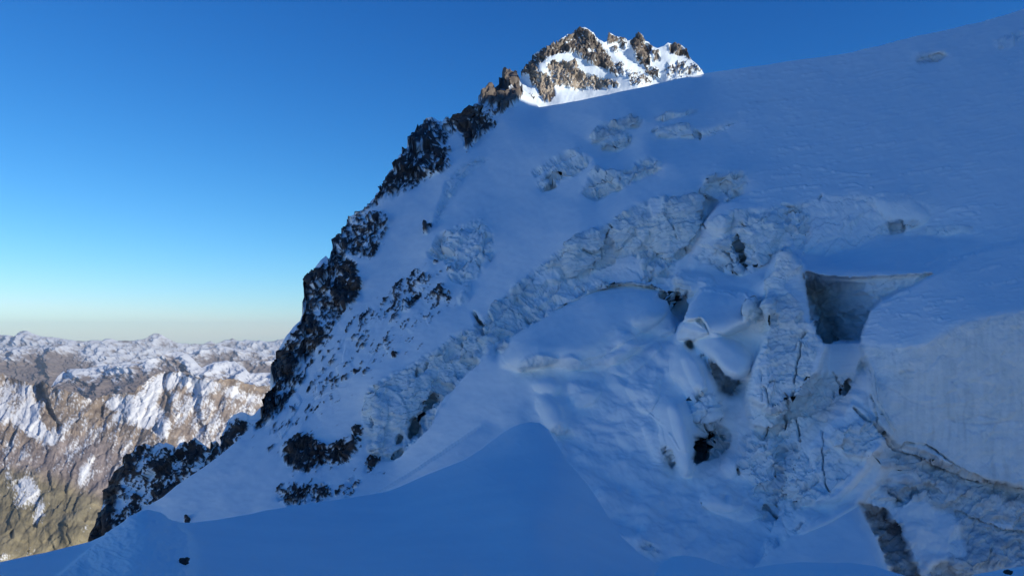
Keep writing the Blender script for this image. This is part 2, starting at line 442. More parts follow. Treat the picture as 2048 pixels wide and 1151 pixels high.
# ---- 6 domes right of centre
region([(1358, 660), (1368, 625), (1385, 600), (1402, 578), (1440, 573), (1490, 583), (1530, 598), (1538, 620), (1510, 640), (1490, 655), (1450, 668), (1415, 668), (1390, 652)],
       (0.04, -0.36, 0.93), f=3, dome=1.0, droll=6, ice=0, fac=0, oid=8)
region([(1345, 572), (1350, 552), (1365, 542), (1400, 545), (1428, 552), (1434, 566), (1428, 576), (1395, 575), (1384, 592), (1362, 590)], (-0.15, -0.55, 0.8), f=2, dome=1.0, droll=4, ice=0.1, oid=9)
region([(1345, 572), (1350, 552), (1362, 552), (1378, 568), (1384, 592), (1368, 592), (1354, 584)], (-0.55, -0.8, 0.15), f=1, ice=0.7, fac=0.3, dirt=0.1, oid=9)
region([(1430, 545), (1470, 545), (1500, 560), (1530, 545), (1545, 590), (1500, 580), (1450, 572), (1435, 565)], (0.0, -0.35, 0.93), f=3, ice=0)
# rubble gap between the domes
region([(1318, 588), (1345, 575), (1355, 590), (1380, 596), (1372, 615), (1362, 640), (1345, 615), (1335, 600)], (-0.2, -0.75, 0.5), f=1, ice=0.5, fac=1.3)
# ---- 7 small blocks
region([(1386, 640), (1395, 632), (1402, 634), (1412, 648), (1418, 662), (1405, 658), (1395, 650)], (-0.6, -0.7, 0.3), f=0, wob=0.3, ice=0.2, oid=11)
region([(1353, 668), (1358, 648), (1370, 641), (1386, 641), (1402, 650), (1418, 664), (1400, 674), (1384, 682), (1370, 680), (1356, 678)], (-0.1, -0.35, 0.93), f=1, wob=0.3, ice=0, oid=10)
region([(1353, 668), (1358, 650), (1364, 646), (1372, 662), (1370, 680), (1356, 678)], (-0.6, -0.78, 0.1), f=0, wob=0.3, ice=0.15, oid=10)
region([(1371, 668), (1386, 668), (1400, 674), (1386, 682), (1371, 680)], (0.15, -0.95, 0.1), f=0, wob=0.3, ice=0.3, oid=10)
# ---- 8 snow blob and shelf
region([(1380, 682), (1398, 674), (1430, 664), (1452, 676), (1475, 690), (1500, 702), (1505, 722), (1490, 742), (1488, 758), (1465, 762), (1440, 745), (1425, 722), (1410, 702), (1392, 696)],
       (-0.2, -0.55, 0.8), f=2, dome=0.9, droll=6, ice=0.05, oid=12)
region([(1445, 672), (1480, 665), (1530, 660), (1520, 690), (1510, 705), (1490, 700), (1465, 685)], (-0.1, -0.5, 0.85), f=2, dome=0.4, droll=3)
region([(1418, 713), (1428, 722), (1442, 745), (1458, 757), (1482, 762), (1486, 765), (1476, 780), (1462, 792), (1448, 782), (1436, 765), (1425, 740)], (-0.2, -0.95, -0.1), f=0, ice=0.7, dirt=0.5, fac=0.5, oid=4)
region([(1374, 678), (1384, 684), (1386, 700), (1376, 696), (1372, 686)], (0.2, -0.95, -0.1), f=0, ice=0.6, dirt=0.4)
# ---- 9 hanging snow curtains
region([(1340, 700), (1355, 692), (1385, 698), (1408, 712), (1424, 745), (1434, 775), (1430, 800), (1412, 792), (1400, 780), (1385, 762), (1370, 770), (1350, 760)],
       (-0.45, -0.60, 0.65), f=2, dome=1.0, droll=6, ice=0.0, oid=13)
region([(1396, 770), (1412, 785), (1430, 790), (1440, 815), (1442, 838), (1425, 845), (1405, 838), (1390, 845), (1380, 820), (1385, 790)], (-0.25, -0.88, 0.35), f=1, ice=0.35, fac=0.8, oid=13)
region([(1312, 820), (1325, 800), (1345, 790), (1370, 800), (1382, 830), (1390, 870), (1397, 905), (1384, 918), (1388, 945), (1380, 960), (1368, 955), (1352, 925), (1330, 900), (1318, 865)],
       (-0.50, -0.62, 0.60), f=2, dome=1.1, droll=6, ice=0.05, oid=14)
region([(1322, 885), (1335, 893), (1352, 920), (1356, 940), (1340, 925), (1326, 905)], (-0.2, -0.95, 0.1), f=0, ice=0.5, dirt=0.2, fac=0.8)
# cave
region([(1388, 855), (1400, 842), (1430, 845), (1452, 860), (1462, 880), (1452, 902), (1425, 911), (1400, 918), (1386, 928), (1392, 900)], (-0.15, -0.97, -0.1), f=1, ice=0.6, fac=1.2, dirt=0.35, oid=15)
# small pits on the floor
region([(1508, 1010), (1525, 1005), (1545, 1012), (1552, 1030), (1535, 1042), (1515, 1035)], (-0.3, -0.8, 0.4), f=2, ice=0.3, dirt=0.05, fac=0.5)
region([(1440, 990), (1452, 985), (1458, 1000), (1446, 1003)], (-0.3, -0.8, 0.4), f=1, ice=0.3, dirt=0.05)

# ---- 18 hollow at the end of the long cliff
region([(1405, 385), (1412, 358), (1440, 345), (1475, 338), (1490, 345), (1495, 365), (1488, 378), (1460, 398), (1425, 412), (1418, 440), (1404, 442)], (-0.55, -0.8, 0.2), f=0, ice=0.75, fac=0.6, strata=0.3, oid=1)
region([(1404, 385), (1415, 398), (1440, 402), (1430, 415), (1420, 425), (1412, 440), (1398, 458), (1404, 430)], (0.5, -0.75, 0.3), f=1, ice=0.4, fac=0.3)
region([(1435, 380), (1455, 372), (1470, 385), (1450, 398), (1430, 404)], (-0.1, -0.4, 0.9), f=1, ice=0.1)
region([(1398, 458), (1410, 440), (1425, 415), (1440, 403), (1480, 400), (1540, 400), (1600, 392), (1560, 415), (1480, 425), (1440, 450), (1400, 480), (1385, 510)], (-0.15, -0.45, 0.87), f=3, ice=0, fac=0)

# ---- 14 scooped pale cliff on the right
SC = [(1385, 510), (1400, 478), (1430, 445), (1462, 425), (1480, 418), (1530, 417), (1580, 408), (1640, 398), (1700, 392), (1760, 392), (1810, 394), (1850, 405), (1868, 430), (1845, 450),
      (1790, 465), (1760, 474), (1700, 498), (1660, 508), (1610, 515), (1560, 520), (1500, 548), (1478, 552), (1455, 540), (1420, 528), (1395, 525)]
region(SC, (-0.40, -0.75, 0.52), f=1, ice=0.3, fac=0.35, oid=16)
region([(1460, 430), (1480, 420), (1540, 420), (1570, 450), (1560, 480), (1555, 500), (1540, 520), (1500, 545), (1480, 500), (1468, 465)], (-0.38, -0.88, 0.3), f=0, ice=0.85, fac=0.30, strata=0.15)
region([(1425, 500), (1440, 478), (1465, 470), (1480, 500), (1492, 545), (1478, 550), (1460, 525), (1440, 510)], (-0.5, -0.8, 0.3), f=1, ice=0.75, fac=0.5, dirt=0.15)
region([(1405, 515), (1440, 515), (1465, 530), (1478, 552), (1455, 545), (1420, 528)], (-0.2, -0.92, 0.3), f=1, ice=0.8, fac=0.4, dirt=0.1)
region([(1462, 425), (1470, 430), (1468, 470), (1455, 472), (1452, 445)], (0.3, -0.9, 0.3), f=1, ice=0.5, dirt=0.1)
region([(1415, 440), (1440, 428), (1460, 430), (1458, 460), (1435, 462), (1418, 450)], (-0.5, -0.7, 0.45), f=1, ice=0.5, fac=0.2)
region([(1560, 425), (1590, 412), (1640, 430), (1630, 480), (1600, 490), (1575, 470)], (-0.42, -0.7, 0.55), f=1, ice=0.3, fac=0.9)
region([(1640, 398), (1700, 394), (1730, 400), (1750, 420), (1765, 450), (1720, 490), (1640, 505), (1610, 490), (1620, 440)], (-0.30, -0.72, 0.6), f=4, ice=0.2, fac=0.25)
region([(1745, 398), (1810, 394), (1850, 405), (1867, 430), (1845, 450), (1800, 442), (1775, 440), (1755, 415)], (-0.35, -0.85, 0.35), f=2, ice=0.15, fac=0.1, dome=0.3, droll=5)
region([(1772, 445), (1800, 442), (1840, 448), (1800, 462), (1785, 466), (1775, 458)], (-0.3, -0.93, 0.1), f=0, ice=0.8, dirt=0.2, strata=0.6)
region([(1820, 468), (1860, 452), (1910, 446), (1955, 452), (1940, 465), (1890, 472), (1845, 474)], (-0.4, -0.7, 0.6), f=0, ice=0.5, fac=0.1, strata=0.4)
# ---- 13 dark-blue bench behind the tower
region([(1602, 520), (1620, 512), (1660, 509), (1702, 498), (1762, 472), (1830, 470), (1900, 474), (1950, 480), (1900, 525), (1860, 545), (1750, 545), (1640, 538), (1612, 540)],
       (0.12, -0.25, 0.96), f=2, ice=0, fac=0, strata=0, oid=17)
region([(1582, 492), (1600, 490), (1618, 500), (1625, 512), (1605, 525), (1595, 510)], (0.35, -0.4, 0.85), f=1, ice=0, oid=17)
# ---- right slope with wind-packed snow down to the wall
region([(1755, 605), (1800, 578), (1870, 545), (1960, 500), (2100, 460), (2230, 440), (2230, 640), (2048, 622), (1980, 634), (1930, 642), (1880, 665), (1850, 690), (1800, 694), (1722, 688), (1725, 655), (1740, 620)],
       (-0.22, -0.42, 0.88), f=3, ice=0, fac=0.05, oid=1)
region([(1738, 622), (1755, 603), (1770, 598), (1752, 622), (1742, 650), (1728, 668), (1722, 655)], (-0.7, -0.6, 0.4), f=1, ice=0.1)
# ---- 12 crevasse box
region([(1609, 540), (1640, 549), (1700, 554), (1760, 552), (1868, 545), (1830, 568), (1795, 585), (1758, 603), (1740, 622), (1726, 655), (1720, 682), (1655, 682), (1640, 668), (1622, 640), (1614, 590)],
       (-0.55, -0.80, 0.12), f=0, wob=0.3, ice=0.55, fac=0.10, strata=0.15, oid=18)
region([(1609, 540), (1640, 553), (1655, 600), (1670, 640), (1690, 680), (1655, 682), (1640, 668), (1622, 640), (1614, 590)], (0.25, -0.95, -0.05), f=0, wob=0.3, ice=0.8, dirt=0.35, oid=18)
region([(1640, 549), (1700, 553), (1760, 552), (1868, 545), (1850, 553), (1760, 562), (1700, 564), (1645, 560)], (-0.5, -0.5, 0.7), f=1, wob=0.4, ice=0.0)
# ---- 16 ground below the wall
region([(1705, 760), (1740, 800), (1765, 880), (1830, 900), (1900, 925), (1960, 960), (2048, 978), (2230, 990), (2230, 1300), (1480, 1300), (1540, 1020), (1480, 900), (1520, 830)],
       (-0.42, -0.62, 0.66), f=3, ice=0.15, fac=0.35, oid=4)
region([(1750, 900), (1850, 905), (1950, 955), (2230, 985), (2230, 1080), (2048, 1050), (1950, 1040), (1850, 1010), (1780, 980)], (-0.40, -0.85, 0.35), f=0, ice=0.6, dirt=0.25, fac=0.4, strata=0.5)
region([(1750, 965), (1775, 955), (1815, 958), (1835, 985), (1840, 1000), (1815, 998), (1800, 1020), (1790, 1005), (1770, 990)], (-0.35, -0.9, 0.3), f=1, ice=0.7, dirt=0.40, fac=0.6)
region([(1840, 965), (1870, 962), (1875, 980), (1850, 988)], (-0.35, -0.9, 0.3), f=1, ice=0.7, dirt=0.30, fac=0.5)
region([(1910, 1020), (1980, 1050), (2048, 1060), (2230, 1080), (2230, 1300), (1850, 1300), (1870, 1120), (1940, 1110), (1920, 1060)], (-0.3, -0.9, 0.3), f=1, ice=0.7, dirt=0.30, fac=0.5)
region([(1860, 1130), (1900, 1115), (1908, 1151), (1850, 1200)], (-0.3, -0.9, 0.2), f=1, ice=0.6, dirt=0.45, fac=0.5)
region([(1790, 1010), (1850, 1000), (1910, 1040), (1900, 1100), (1860, 1140), (1830, 1100), (1800, 1040)], (-0.1, -0.45, 0.88), f=5, ice=0, dirt=0, fac=0.05)
# ---- 11 the serac tower
TW = [(1570, 494), (1580, 502), (1590, 515), (1606, 528), (1606, 541), (1612, 560), (1617, 600), (1612, 640), (1625, 650), (1640, 668), (1658, 683), (1720, 684), (1735, 705), (1730, 740), (1700, 780),
      (1650, 830), (1600, 880), (1560, 900), (1530, 870), (1500, 850), (1486, 800), (1492, 770), (1508, 738), (1518, 700), (1532, 662), (1520, 640), (1528, 600), (1530, 560), (1545, 545), (1556, 520), (1555, 500)]
region(TW, (-0.42, -0.85, 0.28), f=0, wob=0.5, ice=0.55, fac=0.2, strata=0.3, oid=19)
region([(1540, 600), (1562, 585), (1585, 588), (1600, 610), (1610, 650), (1615, 670), (1600, 682), (1530, 690), (1535, 650)], (-0.30, -0.92, 0.22), f=0, wob=0.4, ice=0.7, fac=0.06, strata=0.8, dirt=0.08)
region([(1530, 690), (1610, 668), (1640, 690), (1620, 740), (1595, 765), (1538, 762), (1532, 720)], (-0.28, -0.93, 0.2), f=0, wob=0.4, ice=0.7, fac=0.06, strata=0.6)
region([(1508, 738), (1532, 690), (1536, 730), (1535, 780), (1530, 860), (1500, 850), (1488, 800)], (-0.68, -0.68, 0.3), f=2, wob=0.4, ice=0.2, fac=0.25)
region([(1538, 765), (1600, 770), (1640, 790), (1600, 870), (1560, 890), (1535, 850)], (-0.4, -0.8, 0.4), f=0, wob=0.4, ice=0.4, fac=0.55)
region([(1635, 690), (1720, 688), (1732, 710), (1725, 738), (1680, 750), (1620, 745)], (-0.35, -0.72, 0.6), f=3, wob=0.4, ice=0.1, fac=0.05)
region([(1610, 760), (1700, 750), (1705, 790), (1660, 826), (1600, 810)], (-0.35, -0.92, 0.2), f=0, wob=0.4, ice=0.5, fac=0.3, strata=0.6)
region([(1566, 570), (1590, 555), (1606, 540), (1613, 560), (1620, 600), (1622, 650), (1612, 640), (1600, 606), (1584, 588)], (0.50, -0.42, 0.75), f=1, wob=0.3, ice=0.15, fac=0.05)
region([(1488, 612), (1500, 600), (1530, 592), (1545, 600), (1538, 640), (1528, 668), (1510, 662), (1492, 640)], (-0.5, -0.85, 0.1), f=0, wob=0.5, ice=0.85, fac=0.35, oid=19)
region([(1470, 655), (1490, 640), (1530, 668), (1500, 668)], (-0.45, -0.75, 0.5), f=1, ice=0.3)
# wedges of snow leaning on the wall
region([(1735, 722), (1745, 745), (1752, 800), (1790, 862), (1770, 885), (1720, 910), (1690, 960), (1640, 1000), (1570, 1010), (1530, 960), (1560, 905), (1620, 850), (1690, 790), (1712, 760)],
       (-0.45, -0.62, 0.64), f=3, wob=0.5, ice=0.05, fac=0.12, oid=23)
region([(1655, 880), (1690, 850), (1745, 830), (1775, 880), (1740, 920), (1690, 910)], (-0.25, -0.93, 0.25), f=0, wob=0.5, ice=0.6, fac=0.35, strata=0.4, oid=23)
region([(1620, 900), (1650, 890), (1690, 920), (1695, 960), (1660, 985), (1640, 960)], (-0.35, -0.9, 0.3), f=0, wob=0.5, ice=0.5, fac=0.25, oid=23)
region([(1480, 860), (1540, 855), (1600, 890), (1640, 960), (1650, 1000), (1560, 1020), (1500, 990), (1478, 930)], (-0.45, -0.72, 0.52), f=0, wob=0.8, ice=0.35, fac=0.7, oid=4)
# front mound with its dirty slot
region([(1752, 880), (1762, 878), (1775, 930), (1770, 970), (1725, 1000), (1700, 1000), (1560, 1080), (1520, 1070), (1600, 1020), (1690, 960)], (-0.45, -0.60, 0.66), f=3, wob=0.4, ice=0, fac=0.05, oid=23)
region([(1752, 880), (1775, 890), (1790, 940), (1850, 960), (1780, 975), (1765, 940)], (-0.1, -0.55, 0.8), f=3, wob=0.4, ice=0, fac=0)
region([(1480, 1180), (1530, 1110), (1600, 1060), (1700, 1000), (1718, 1012), (1742, 1050), (1768, 1100), (1782, 1151), (1800, 1300), (1480, 1300)], (-0.22, -0.40, 0.88), f=3, wob=0.4, ice=0, dirt=0, fac=0, oid=24)
region([(1716, 1005), (1740, 1012), (1765, 1018), (1790, 1050), (1812, 1090), (1835, 1151), (1850, 1300), (1800, 1300), (1782, 1151), (1768, 1100), (1742, 1050)], (-0.55, -0.82, 0.05), f=0, wob=0.4, ice=0.5, dirt=0.8, fac=0.6, oid=15)
region([(1800, 1105), (1815, 1110), (1830, 1151), (1800, 1151), (1795, 1125)], (-0.2, -0.5, 0.8), f=2, dirt=0.1)
# ---- 15 the great wall on the right
WL = [(1720, 690), (1760, 692), (1800, 696), (1850, 692), (1880, 668), (1930, 643), (1980, 634), (2048, 621), (2230, 600), (2230, 1000), (2048, 976), (1985, 965), (1930, 945), (1900, 925), (1850, 905),
      (1830, 900), (1790, 890), (1772, 868), (1752, 840), (1742, 800), (1736, 745), (1730, 715)]
region(WL, (-0.24, -0.96, 0.08), f=2, wob=0.5, ice=0.60, fac=0.05, strata=0.12, oid=25)
region([(1722, 690), (1760, 694), (1790, 700), (1780, 780), (1760, 860), (1745, 800), (1737, 745)], (-0.65, -0.72, 0.15), f=4, wob=0.4)
region([(1850, 700), (2230, 680), (2230, 850), (2048, 850), (1900, 830), (1860, 780)], (-0.16, -0.98, -0.04), f=10)
region([(1848, 885), (1880, 885), (1905, 915), (1935, 945), (1900, 930), (1850, 905)], (-0.30, -0.85, 0.45), f=1, dirt=0.05, ice=0.6)
region([(1712, 745), (1722, 715), (1733, 712), (1738, 735), (1722, 738)], (-0.1, -0.98, 0.1), f=0, wob=0.2, ice=0.7)
# ---- rock: how much of the snow face is bare rock (0..1 density), later broken up by noise
RADD = 0.06
def rockarea(poly, d, f=3, wob=1.0):
    global RD
    m = in_poly(X + WB1 * wob, Y_ + WB2 * wob, poly)
    s = blur(m, f) if f else m.astype(float)
    RD = np.maximum(RD, s * (d + RADD))
rockarea([(760, 385), (768, 360), (790, 330), (812, 285), (828, 255), (845, 235), (862, 230), (880, 240), (885, 262), (878, 280), (895, 300), (903, 325), (898, 340), (870, 352), (840, 362), (800, 385), (765, 400)], 0.60)
rockarea([(815, 335), (840, 300), (862, 310), (870, 330), (840, 350), (812, 362)], 0.75)
rockarea([(885, 230), (905, 222), (940, 214), (960, 228), (975, 240), (1000, 245), (985, 258), (960, 275), (945, 295), (930, 300), (925, 270), (915, 264), (900, 250), (888, 246)], 0.68, 2)
rockarea([(905, 228), (942, 218), (960, 235), (945, 262), (925, 262), (905, 248)], 0.85, 2)
rockarea([(955, 205), (962, 178), (978, 165), (998, 150), (1020, 138), (1040, 155), (1048, 182), (1040, 200), (1018, 215), (1008, 232), (1000, 225), (985, 215), (970, 215)], 0.80, 2)
rockarea([(740, 400), (770, 380), (800, 380), (780, 400), (745, 420)], 0.5)
rockarea([(672, 470), (690, 448), (720, 430), (745, 420), (770, 425), (785, 445), (770, 480), (755, 500), (740, 530), (720, 520), (690, 505), (665, 500)], 0.44)
rockarea([(600, 640), (620, 600), (640, 590), (700, 600), (690, 640), (640, 690), (600, 720), (560, 740), (575, 690)], 0.42, 3)
rockarea([(655, 510), (668, 470), (690, 440), (730, 410), (770, 385), (775, 395), (740, 420), (705, 450), (690, 480), (670, 510)], 0.50, 2)
rockarea([(668, 520), (690, 510), (710, 528), (722, 548), (725, 570), (715, 600), (700, 618), (675, 612), (662, 595), (665, 560), (675, 540), (662, 545)], 0.66, 2)
rockarea([(664, 598), (690, 592), (706, 596), (702, 614), (690, 620), (672, 612)], 0.95, 2)
rockarea([(606, 555), (625, 532), (645, 535), (658, 545), (652, 558), (632, 560), (625, 575), (626, 590), (618, 610), (610, 620), (604, 590)], 0.92, 2)
rockarea([(610, 622), (622, 618), (632, 640), (655, 660), (660, 668), (640, 690), (620, 715), (600, 730), (580, 710), (560, 700), (580, 672), (600, 645)], 0.60, 3)
rockarea([(603, 635), (620, 622), (632, 650), (616, 670), (600, 655)], 0.82, 2)
rockarea([(550, 712), (560, 698), (575, 712), (590, 712), (590, 728), (578, 752), (560, 756), (548, 756)], 1.1, 1)
rockarea([(590, 745), (640, 700), (700, 655), (730, 650), (690, 680), (630, 730), (575, 790), (560, 790)], 0.35, 3)
rockarea([(575, 775), (612, 738), (625, 742), (600, 775), (585, 795), (560, 830), (540, 850), (505, 865), (515, 835), (540, 805)], 0.58, 3)
rockarea([(505, 850), (522, 800), (545, 785), (555, 800), (530, 840), (515, 862)], 0.72, 2)
rockarea([(690, 665), (730, 630), (790, 570), (830, 530), (870, 540), (880, 560), (800, 610), (740, 650), (700, 680)], 0.42, 6)
rockarea([(800, 630), (815, 590), (835, 572), (850, 575), (840, 600), (820, 620), (805, 632)], 0.62, 3)
rockarea([(850, 600), (870, 560), (900, 570), (915, 610), (900, 625), (880, 610)], 0.44, 4)
rockarea([(715, 640), (740, 610), (755, 612), (735, 640)], 0.55, 3)
rockarea([(640, 720), (760, 690), (740, 740), (700, 760), (650, 770)], 0.22, 10)
rockarea([(528, 850), (545, 760), (556, 700), (580, 668), (606, 630), (609, 560), (645, 520), (662, 505), (672, 468), (700, 438), (765, 376), (778, 350), (800, 350), (765, 400), (700, 470), (685, 540), (650, 610), (640, 680), (590, 750), (560, 820)], 0.50, 3)
rockarea([(745, 420), (765, 372), (800, 300), (840, 240), (880, 240), (905, 225), (960, 205), (1000, 150), (1045, 165), (1045, 200), (985, 245), (940, 290), (900, 265), (905, 330), (860, 360), (790, 400)], 0.42, 3)
rockarea([(600, 800), (640, 770), (700, 730), (690, 760), (640, 800), (600, 830)], 0.26, 5)
rockarea([(520, 700), (900, 480), (940, 620), (760, 760), (560, 960), (500, 900)], 0.27, 14)
rockarea([(560, 900), (575, 875), (600, 862), (620, 870), (640, 885), (660, 890), (690, 880), (705, 870), (722, 860), (728, 885), (715, 905), (700, 925), (680, 930), (650, 925), (632, 935), (615, 950), (590, 935), (565, 925)], 0.66, 3)
rockarea([(570, 905), (600, 898), (612, 915), (610, 935), (580, 930), (566, 918)], 0.9, 2)
rockarea([(700, 855), (725, 848), (728, 870), (712, 875)], 0.75, 2)
rockarea([(545, 975), (560, 965), (585, 960), (610, 965), (640, 970), (660, 955), (670, 985), (650, 1010), (600, 1015), (560, 1010)], 0.52, 4)
rockarea([(735, 915), (745, 905), (765, 915), (755, 930), (735, 945), (725, 955)], 0.72, 2)
rockarea([(660, 990), (700, 950), (745, 940), (720, 975), (690, 1010)], 0.42, 4)
rockarea([(520, 860), (720, 820), (730, 900), (740, 1000), (530, 1010)], 0.20, 14)
rockarea([(740, 925), (790, 915), (760, 960), (730, 980)], 0.3, 5)
for q in ([(848, 455), (860, 440), (866, 446), (853, 470)], [(784, 714), (794, 702), (800, 706), (790, 718)], [(862, 530), (872, 518), (880, 524)],
          [(366, 1043), (374, 1032), (382, 1034), (380, 1042)], [(934, 303), (940, 300), (940, 307), (934, 308)]):
    rockarea(q, 0.8, 1, 0.0)

OID[(OID == 0) & in_poly(X + WB1, Y_ + WB2, [(500, 900), (500, 760), (530, 640), (590, 480), (760, 330), (850, 200), (1000, 110), (1080, 180), (1060, 225), (1000, 250), (925, 315), (900, 345), (800, 400), (770, 470), (730, 560), (710, 625), (665, 670), (640, 720), (590, 790), (560, 830), (520, 880)])] = 26
OID[(OID == 0) & (blur(in_poly(X + WB1, Y_ + WB2, [(555, 925), (565, 875), (600, 852), (640, 870), (690, 865), (728, 845), (735, 890), (715, 925), (660, 940), (615, 955), (580, 940)]), 1) > 0.5)] = 27

# ---- cracks and thin melt lines on the ice (polyline, width px, depth)
CRACK = np.zeros((H, W)); LINE = np.zeros((H, W))
def crack(pts, w=1.6, d=1.0):
    global CRACK
    dist = line_dist(X + WB1 * 0.6, Y_ + WB2 * 0.6, pts, 12)
    w = w * (0.42 + 1.0 * fbm(X / 11, Y_ / 11, 3.1, 3)); CRACK = np.maximum(CRACK, d * sstep(w + 0.9, w * 0.3, dist))
def mline(pts, w=1.6, d=0.5):
    global LINE
    dist = line_dist(X + WB1 * 0.4, Y_ + WB2 * 0.4, pts, 16)
    LINE = np.maximum(LINE, d * sstep(w + 2.0, 0, dist) * (0.6 + 0.6 * sstep(-0.3, 0.3, fbm(X / 14, Y_ / 14, 8.8, 3))))
crack([(1216, 460), (1211, 478), (1209, 500), (1204, 515)], 1.6)
crack([(1192, 525), (1189, 534)], 1.4)
crack([(1216, 448), (1222, 455)], 2.0, 0.9)
crack([(1346, 450), (1349, 460)], 1.4, 0.9); crack([(1352, 470), (1354, 476)], 1.2, 0.8)
crack([(1393, 462), (1382, 485), (1376, 500)], 2.0, 0.6); crack([(1404, 378), (1407, 400), (1405, 430)], 2.2, 0.9)
crack([(1470, 468), (1478, 490), (1488, 520)], 3.4, 1.0); crack([(1474, 514), (1486, 528), (1496, 540)], 2.0, 1.0)
crack([(1445, 500), (1458, 515), (1467, 535), (1474, 550)], 1.8, 0.8); crack([(1482, 446), (1486, 452)], 2.0, 0.8)
crack([(1405, 448), (1410, 455)], 1.5, 0.6)
crack([(1612, 662), (1603, 672), (1601, 700), (1594, 730), (1588, 765)], 1.1, 0.8)
crack([(1584, 780), (1580, 800), (1571, 835), (1569, 862)], 2.6, 1.0); crack([(1594, 838), (1598, 862), (1600, 882)], 2.2, 1.0)
crack([(1666, 742), (1674, 762), (1688, 775)], 1.2, 0.6); crack([(1664, 778), (1667, 792)], 1.0, 0.6)
crack([(1697, 760), (1694, 775), (1688, 788)], 3.6, 1.0)
crack([(1738, 790), (1748, 815), (1753, 845)], 1.3, 0.9)
crack([(1645, 862), (1646, 900), (1646, 930), (1650, 965), (1660, 985)], 1.2, 0.9)
crack([(1706, 815), (1722, 830), (1745, 845), (1768, 865), (1777, 890)], 2.6, 0.75)
crack([(1777, 892), (1800, 902), (1830, 912), (1860, 930), (1890, 942), (1915, 950), (1945, 960), (2000, 972), (2048, 978), (2200, 985)], 1.8, 0.75)
crack([(1800, 895), (1812, 886), (1850, 890), (1880, 905), (1897, 920), (1935, 945), (1980, 963)], 1.3, 0.6)
crack([(1910, 1020), (1950, 1040), (2000, 1055), (2048, 1065), (2200, 1085)], 2.0, 0.6); crack([(1775, 985), (1805, 1000)], 1.5, 0.6)
crack([(1475, 930), (1478, 945)], 2.2, 0.8); crack([(1530, 1012), (1542, 1020), (1548, 1030)], 2.6, 0.9)
crack([(1590, 1060), (1604, 1045)], 1.8, 0.7); crack([(1624, 838), (1652, 841)], 1.0, 0.3)
crack([(947, 625), (961, 650), (965, 668)], 2.0, 0.9); crack([(923, 680), (925, 690)], 1.6, 0.7); crack([(1051, 632), (1058, 643)], 1.3, 0.8)
crack([(868, 790), (862, 808), (853, 822)], 2.6, 0.9); crack([(880, 795), (870, 812)], 2.0, 0.8); crack([(831, 843), (828, 858), (822, 868)], 4.2, 1.0)
crack([(802, 875), (795, 885)], 3.2, 0.8); crack([(787, 913), (803, 902)], 2.0, 0.9); crack([(741, 835), (740, 850)], 1.4, 0.5)
crack([(853, 722), (846, 735)], 2.2, 0.8); crack([(836, 733), (832, 745)], 2.6, 0.7)
crack([(1390, 258), (1398, 268), (1402, 276)], 2.4, 0.7); crack([(1306, 262), (1314, 252)], 1.5, 0.6); crack([(1255, 272), (1261, 282)], 1.6, 0.5)
crack([(1250, 340), (1262, 344)], 2.0, 0.8); crack([(1235, 355), (1240, 360)], 1.3, 0.6); crack([(1226, 288), (1230, 293)], 1.3, 0.6)
crack([(1639, 398), (1645, 390)], 2.4, 0.5); crack([(1565, 408), (1585, 415)], 2.5, 0.4)
crack([(1393, 790), (1398, 800), (1402, 806)], 3.0, 0.8); crack([(1330, 595), (1345, 612), (1350, 625)], 2.5, 0.6)
crack([(1528, 770), (1534, 790), (1538, 802)], 1.6, 0.7); crack([(1522, 740), (1524, 800)], 2.0, 0.3)
crack([(1540, 762), (1570, 762)], 1.6, 0.5)
mline([(1140, 483), (1165, 478), (1200, 468), (1215, 462)], 1.8, 0.55); mline([(1138, 503), (1170, 495), (1205, 486), (1240, 484)], 1.6, 0.4)
mline([(1235, 432), (1260, 435), (1290, 438)], 1.6, 0.4); mline([(1210, 462), (1240, 464), (1275, 468)], 1.8, 0.4)
mline([(1305, 430), (1340, 425), (1398, 424)], 2.2, 0.55); mline([(1335, 408), (1370, 405), (1400, 400)], 1.6, 0.5); mline([(1310, 457), (1345, 456), (1375, 458)], 1.4, 0.4)
mline([(1320, 475), (1350, 472), (1385, 465)], 1.6, 0.4); mline([(1340, 395), (1356, 390), (1375, 384), (1398, 388)], 1.4, 0.5)
mline([(1544, 605), (1562, 592), (1576, 588), (1586, 598)], 1.4, 0.6); mline([(1532, 682), (1560, 675), (1600, 668), (1614, 660)], 1.8, 0.55); mline([(1534, 692), (1555, 686)], 1.4, 0.4)
mline([(1538, 728), (1565, 726), (1600, 732), (1620, 740)], 1.4, 0.6); mline([(1603, 806), (1630, 810), (1660, 822)], 1.6, 0.7); mline([(1610, 770), (1660, 772), (1690, 782)], 2.6, 0.3)
mline([(1890, 837), (1930, 846), (1975, 848), (2015, 840)], 2.2, 0.65); mline([(1897, 838), (1925, 838), (1960, 830), (2000, 838), (2048, 842)], 1.4, 0.4)
mline([(1800, 745), (1815, 740), (1828, 742)], 1.8, 0.6); mline([(1893, 712), (1908, 709)], 1.8, 0.5); mline([(1800, 705), (1822, 695)], 1.8, 0.4); mline([(1975, 750), (2012, 738)], 1.5, 0.45)
mline([(1745, 760), (1790, 780), (1820, 800), (1860, 815), (1920, 812), (1950, 812)], 1.8, 0.35)
mline([(1658, 556), (1700, 552)], 2.5, 0.6); mline([(1725, 554), (1750, 552)], 2.5, 0.7); mline([(1775, 560), (1830, 552)], 2.0, 0.5)
mline([(1690, 398), (1720, 402), (1755, 415), (1770, 440), (1785, 462)], 2.5, 0.35); mline([(1775, 445), (1835, 442)], 2.5, 0.5)
mline([(1305, 262), (1330, 250), (1370, 250), (1392, 262)], 1.6, 0.4); mline([(1310, 236), (1340, 225), (1395, 222)], 2.0, 0.45); mline([(1500, 205), (1550, 200), (1600, 195)], 1.8, 0.35)
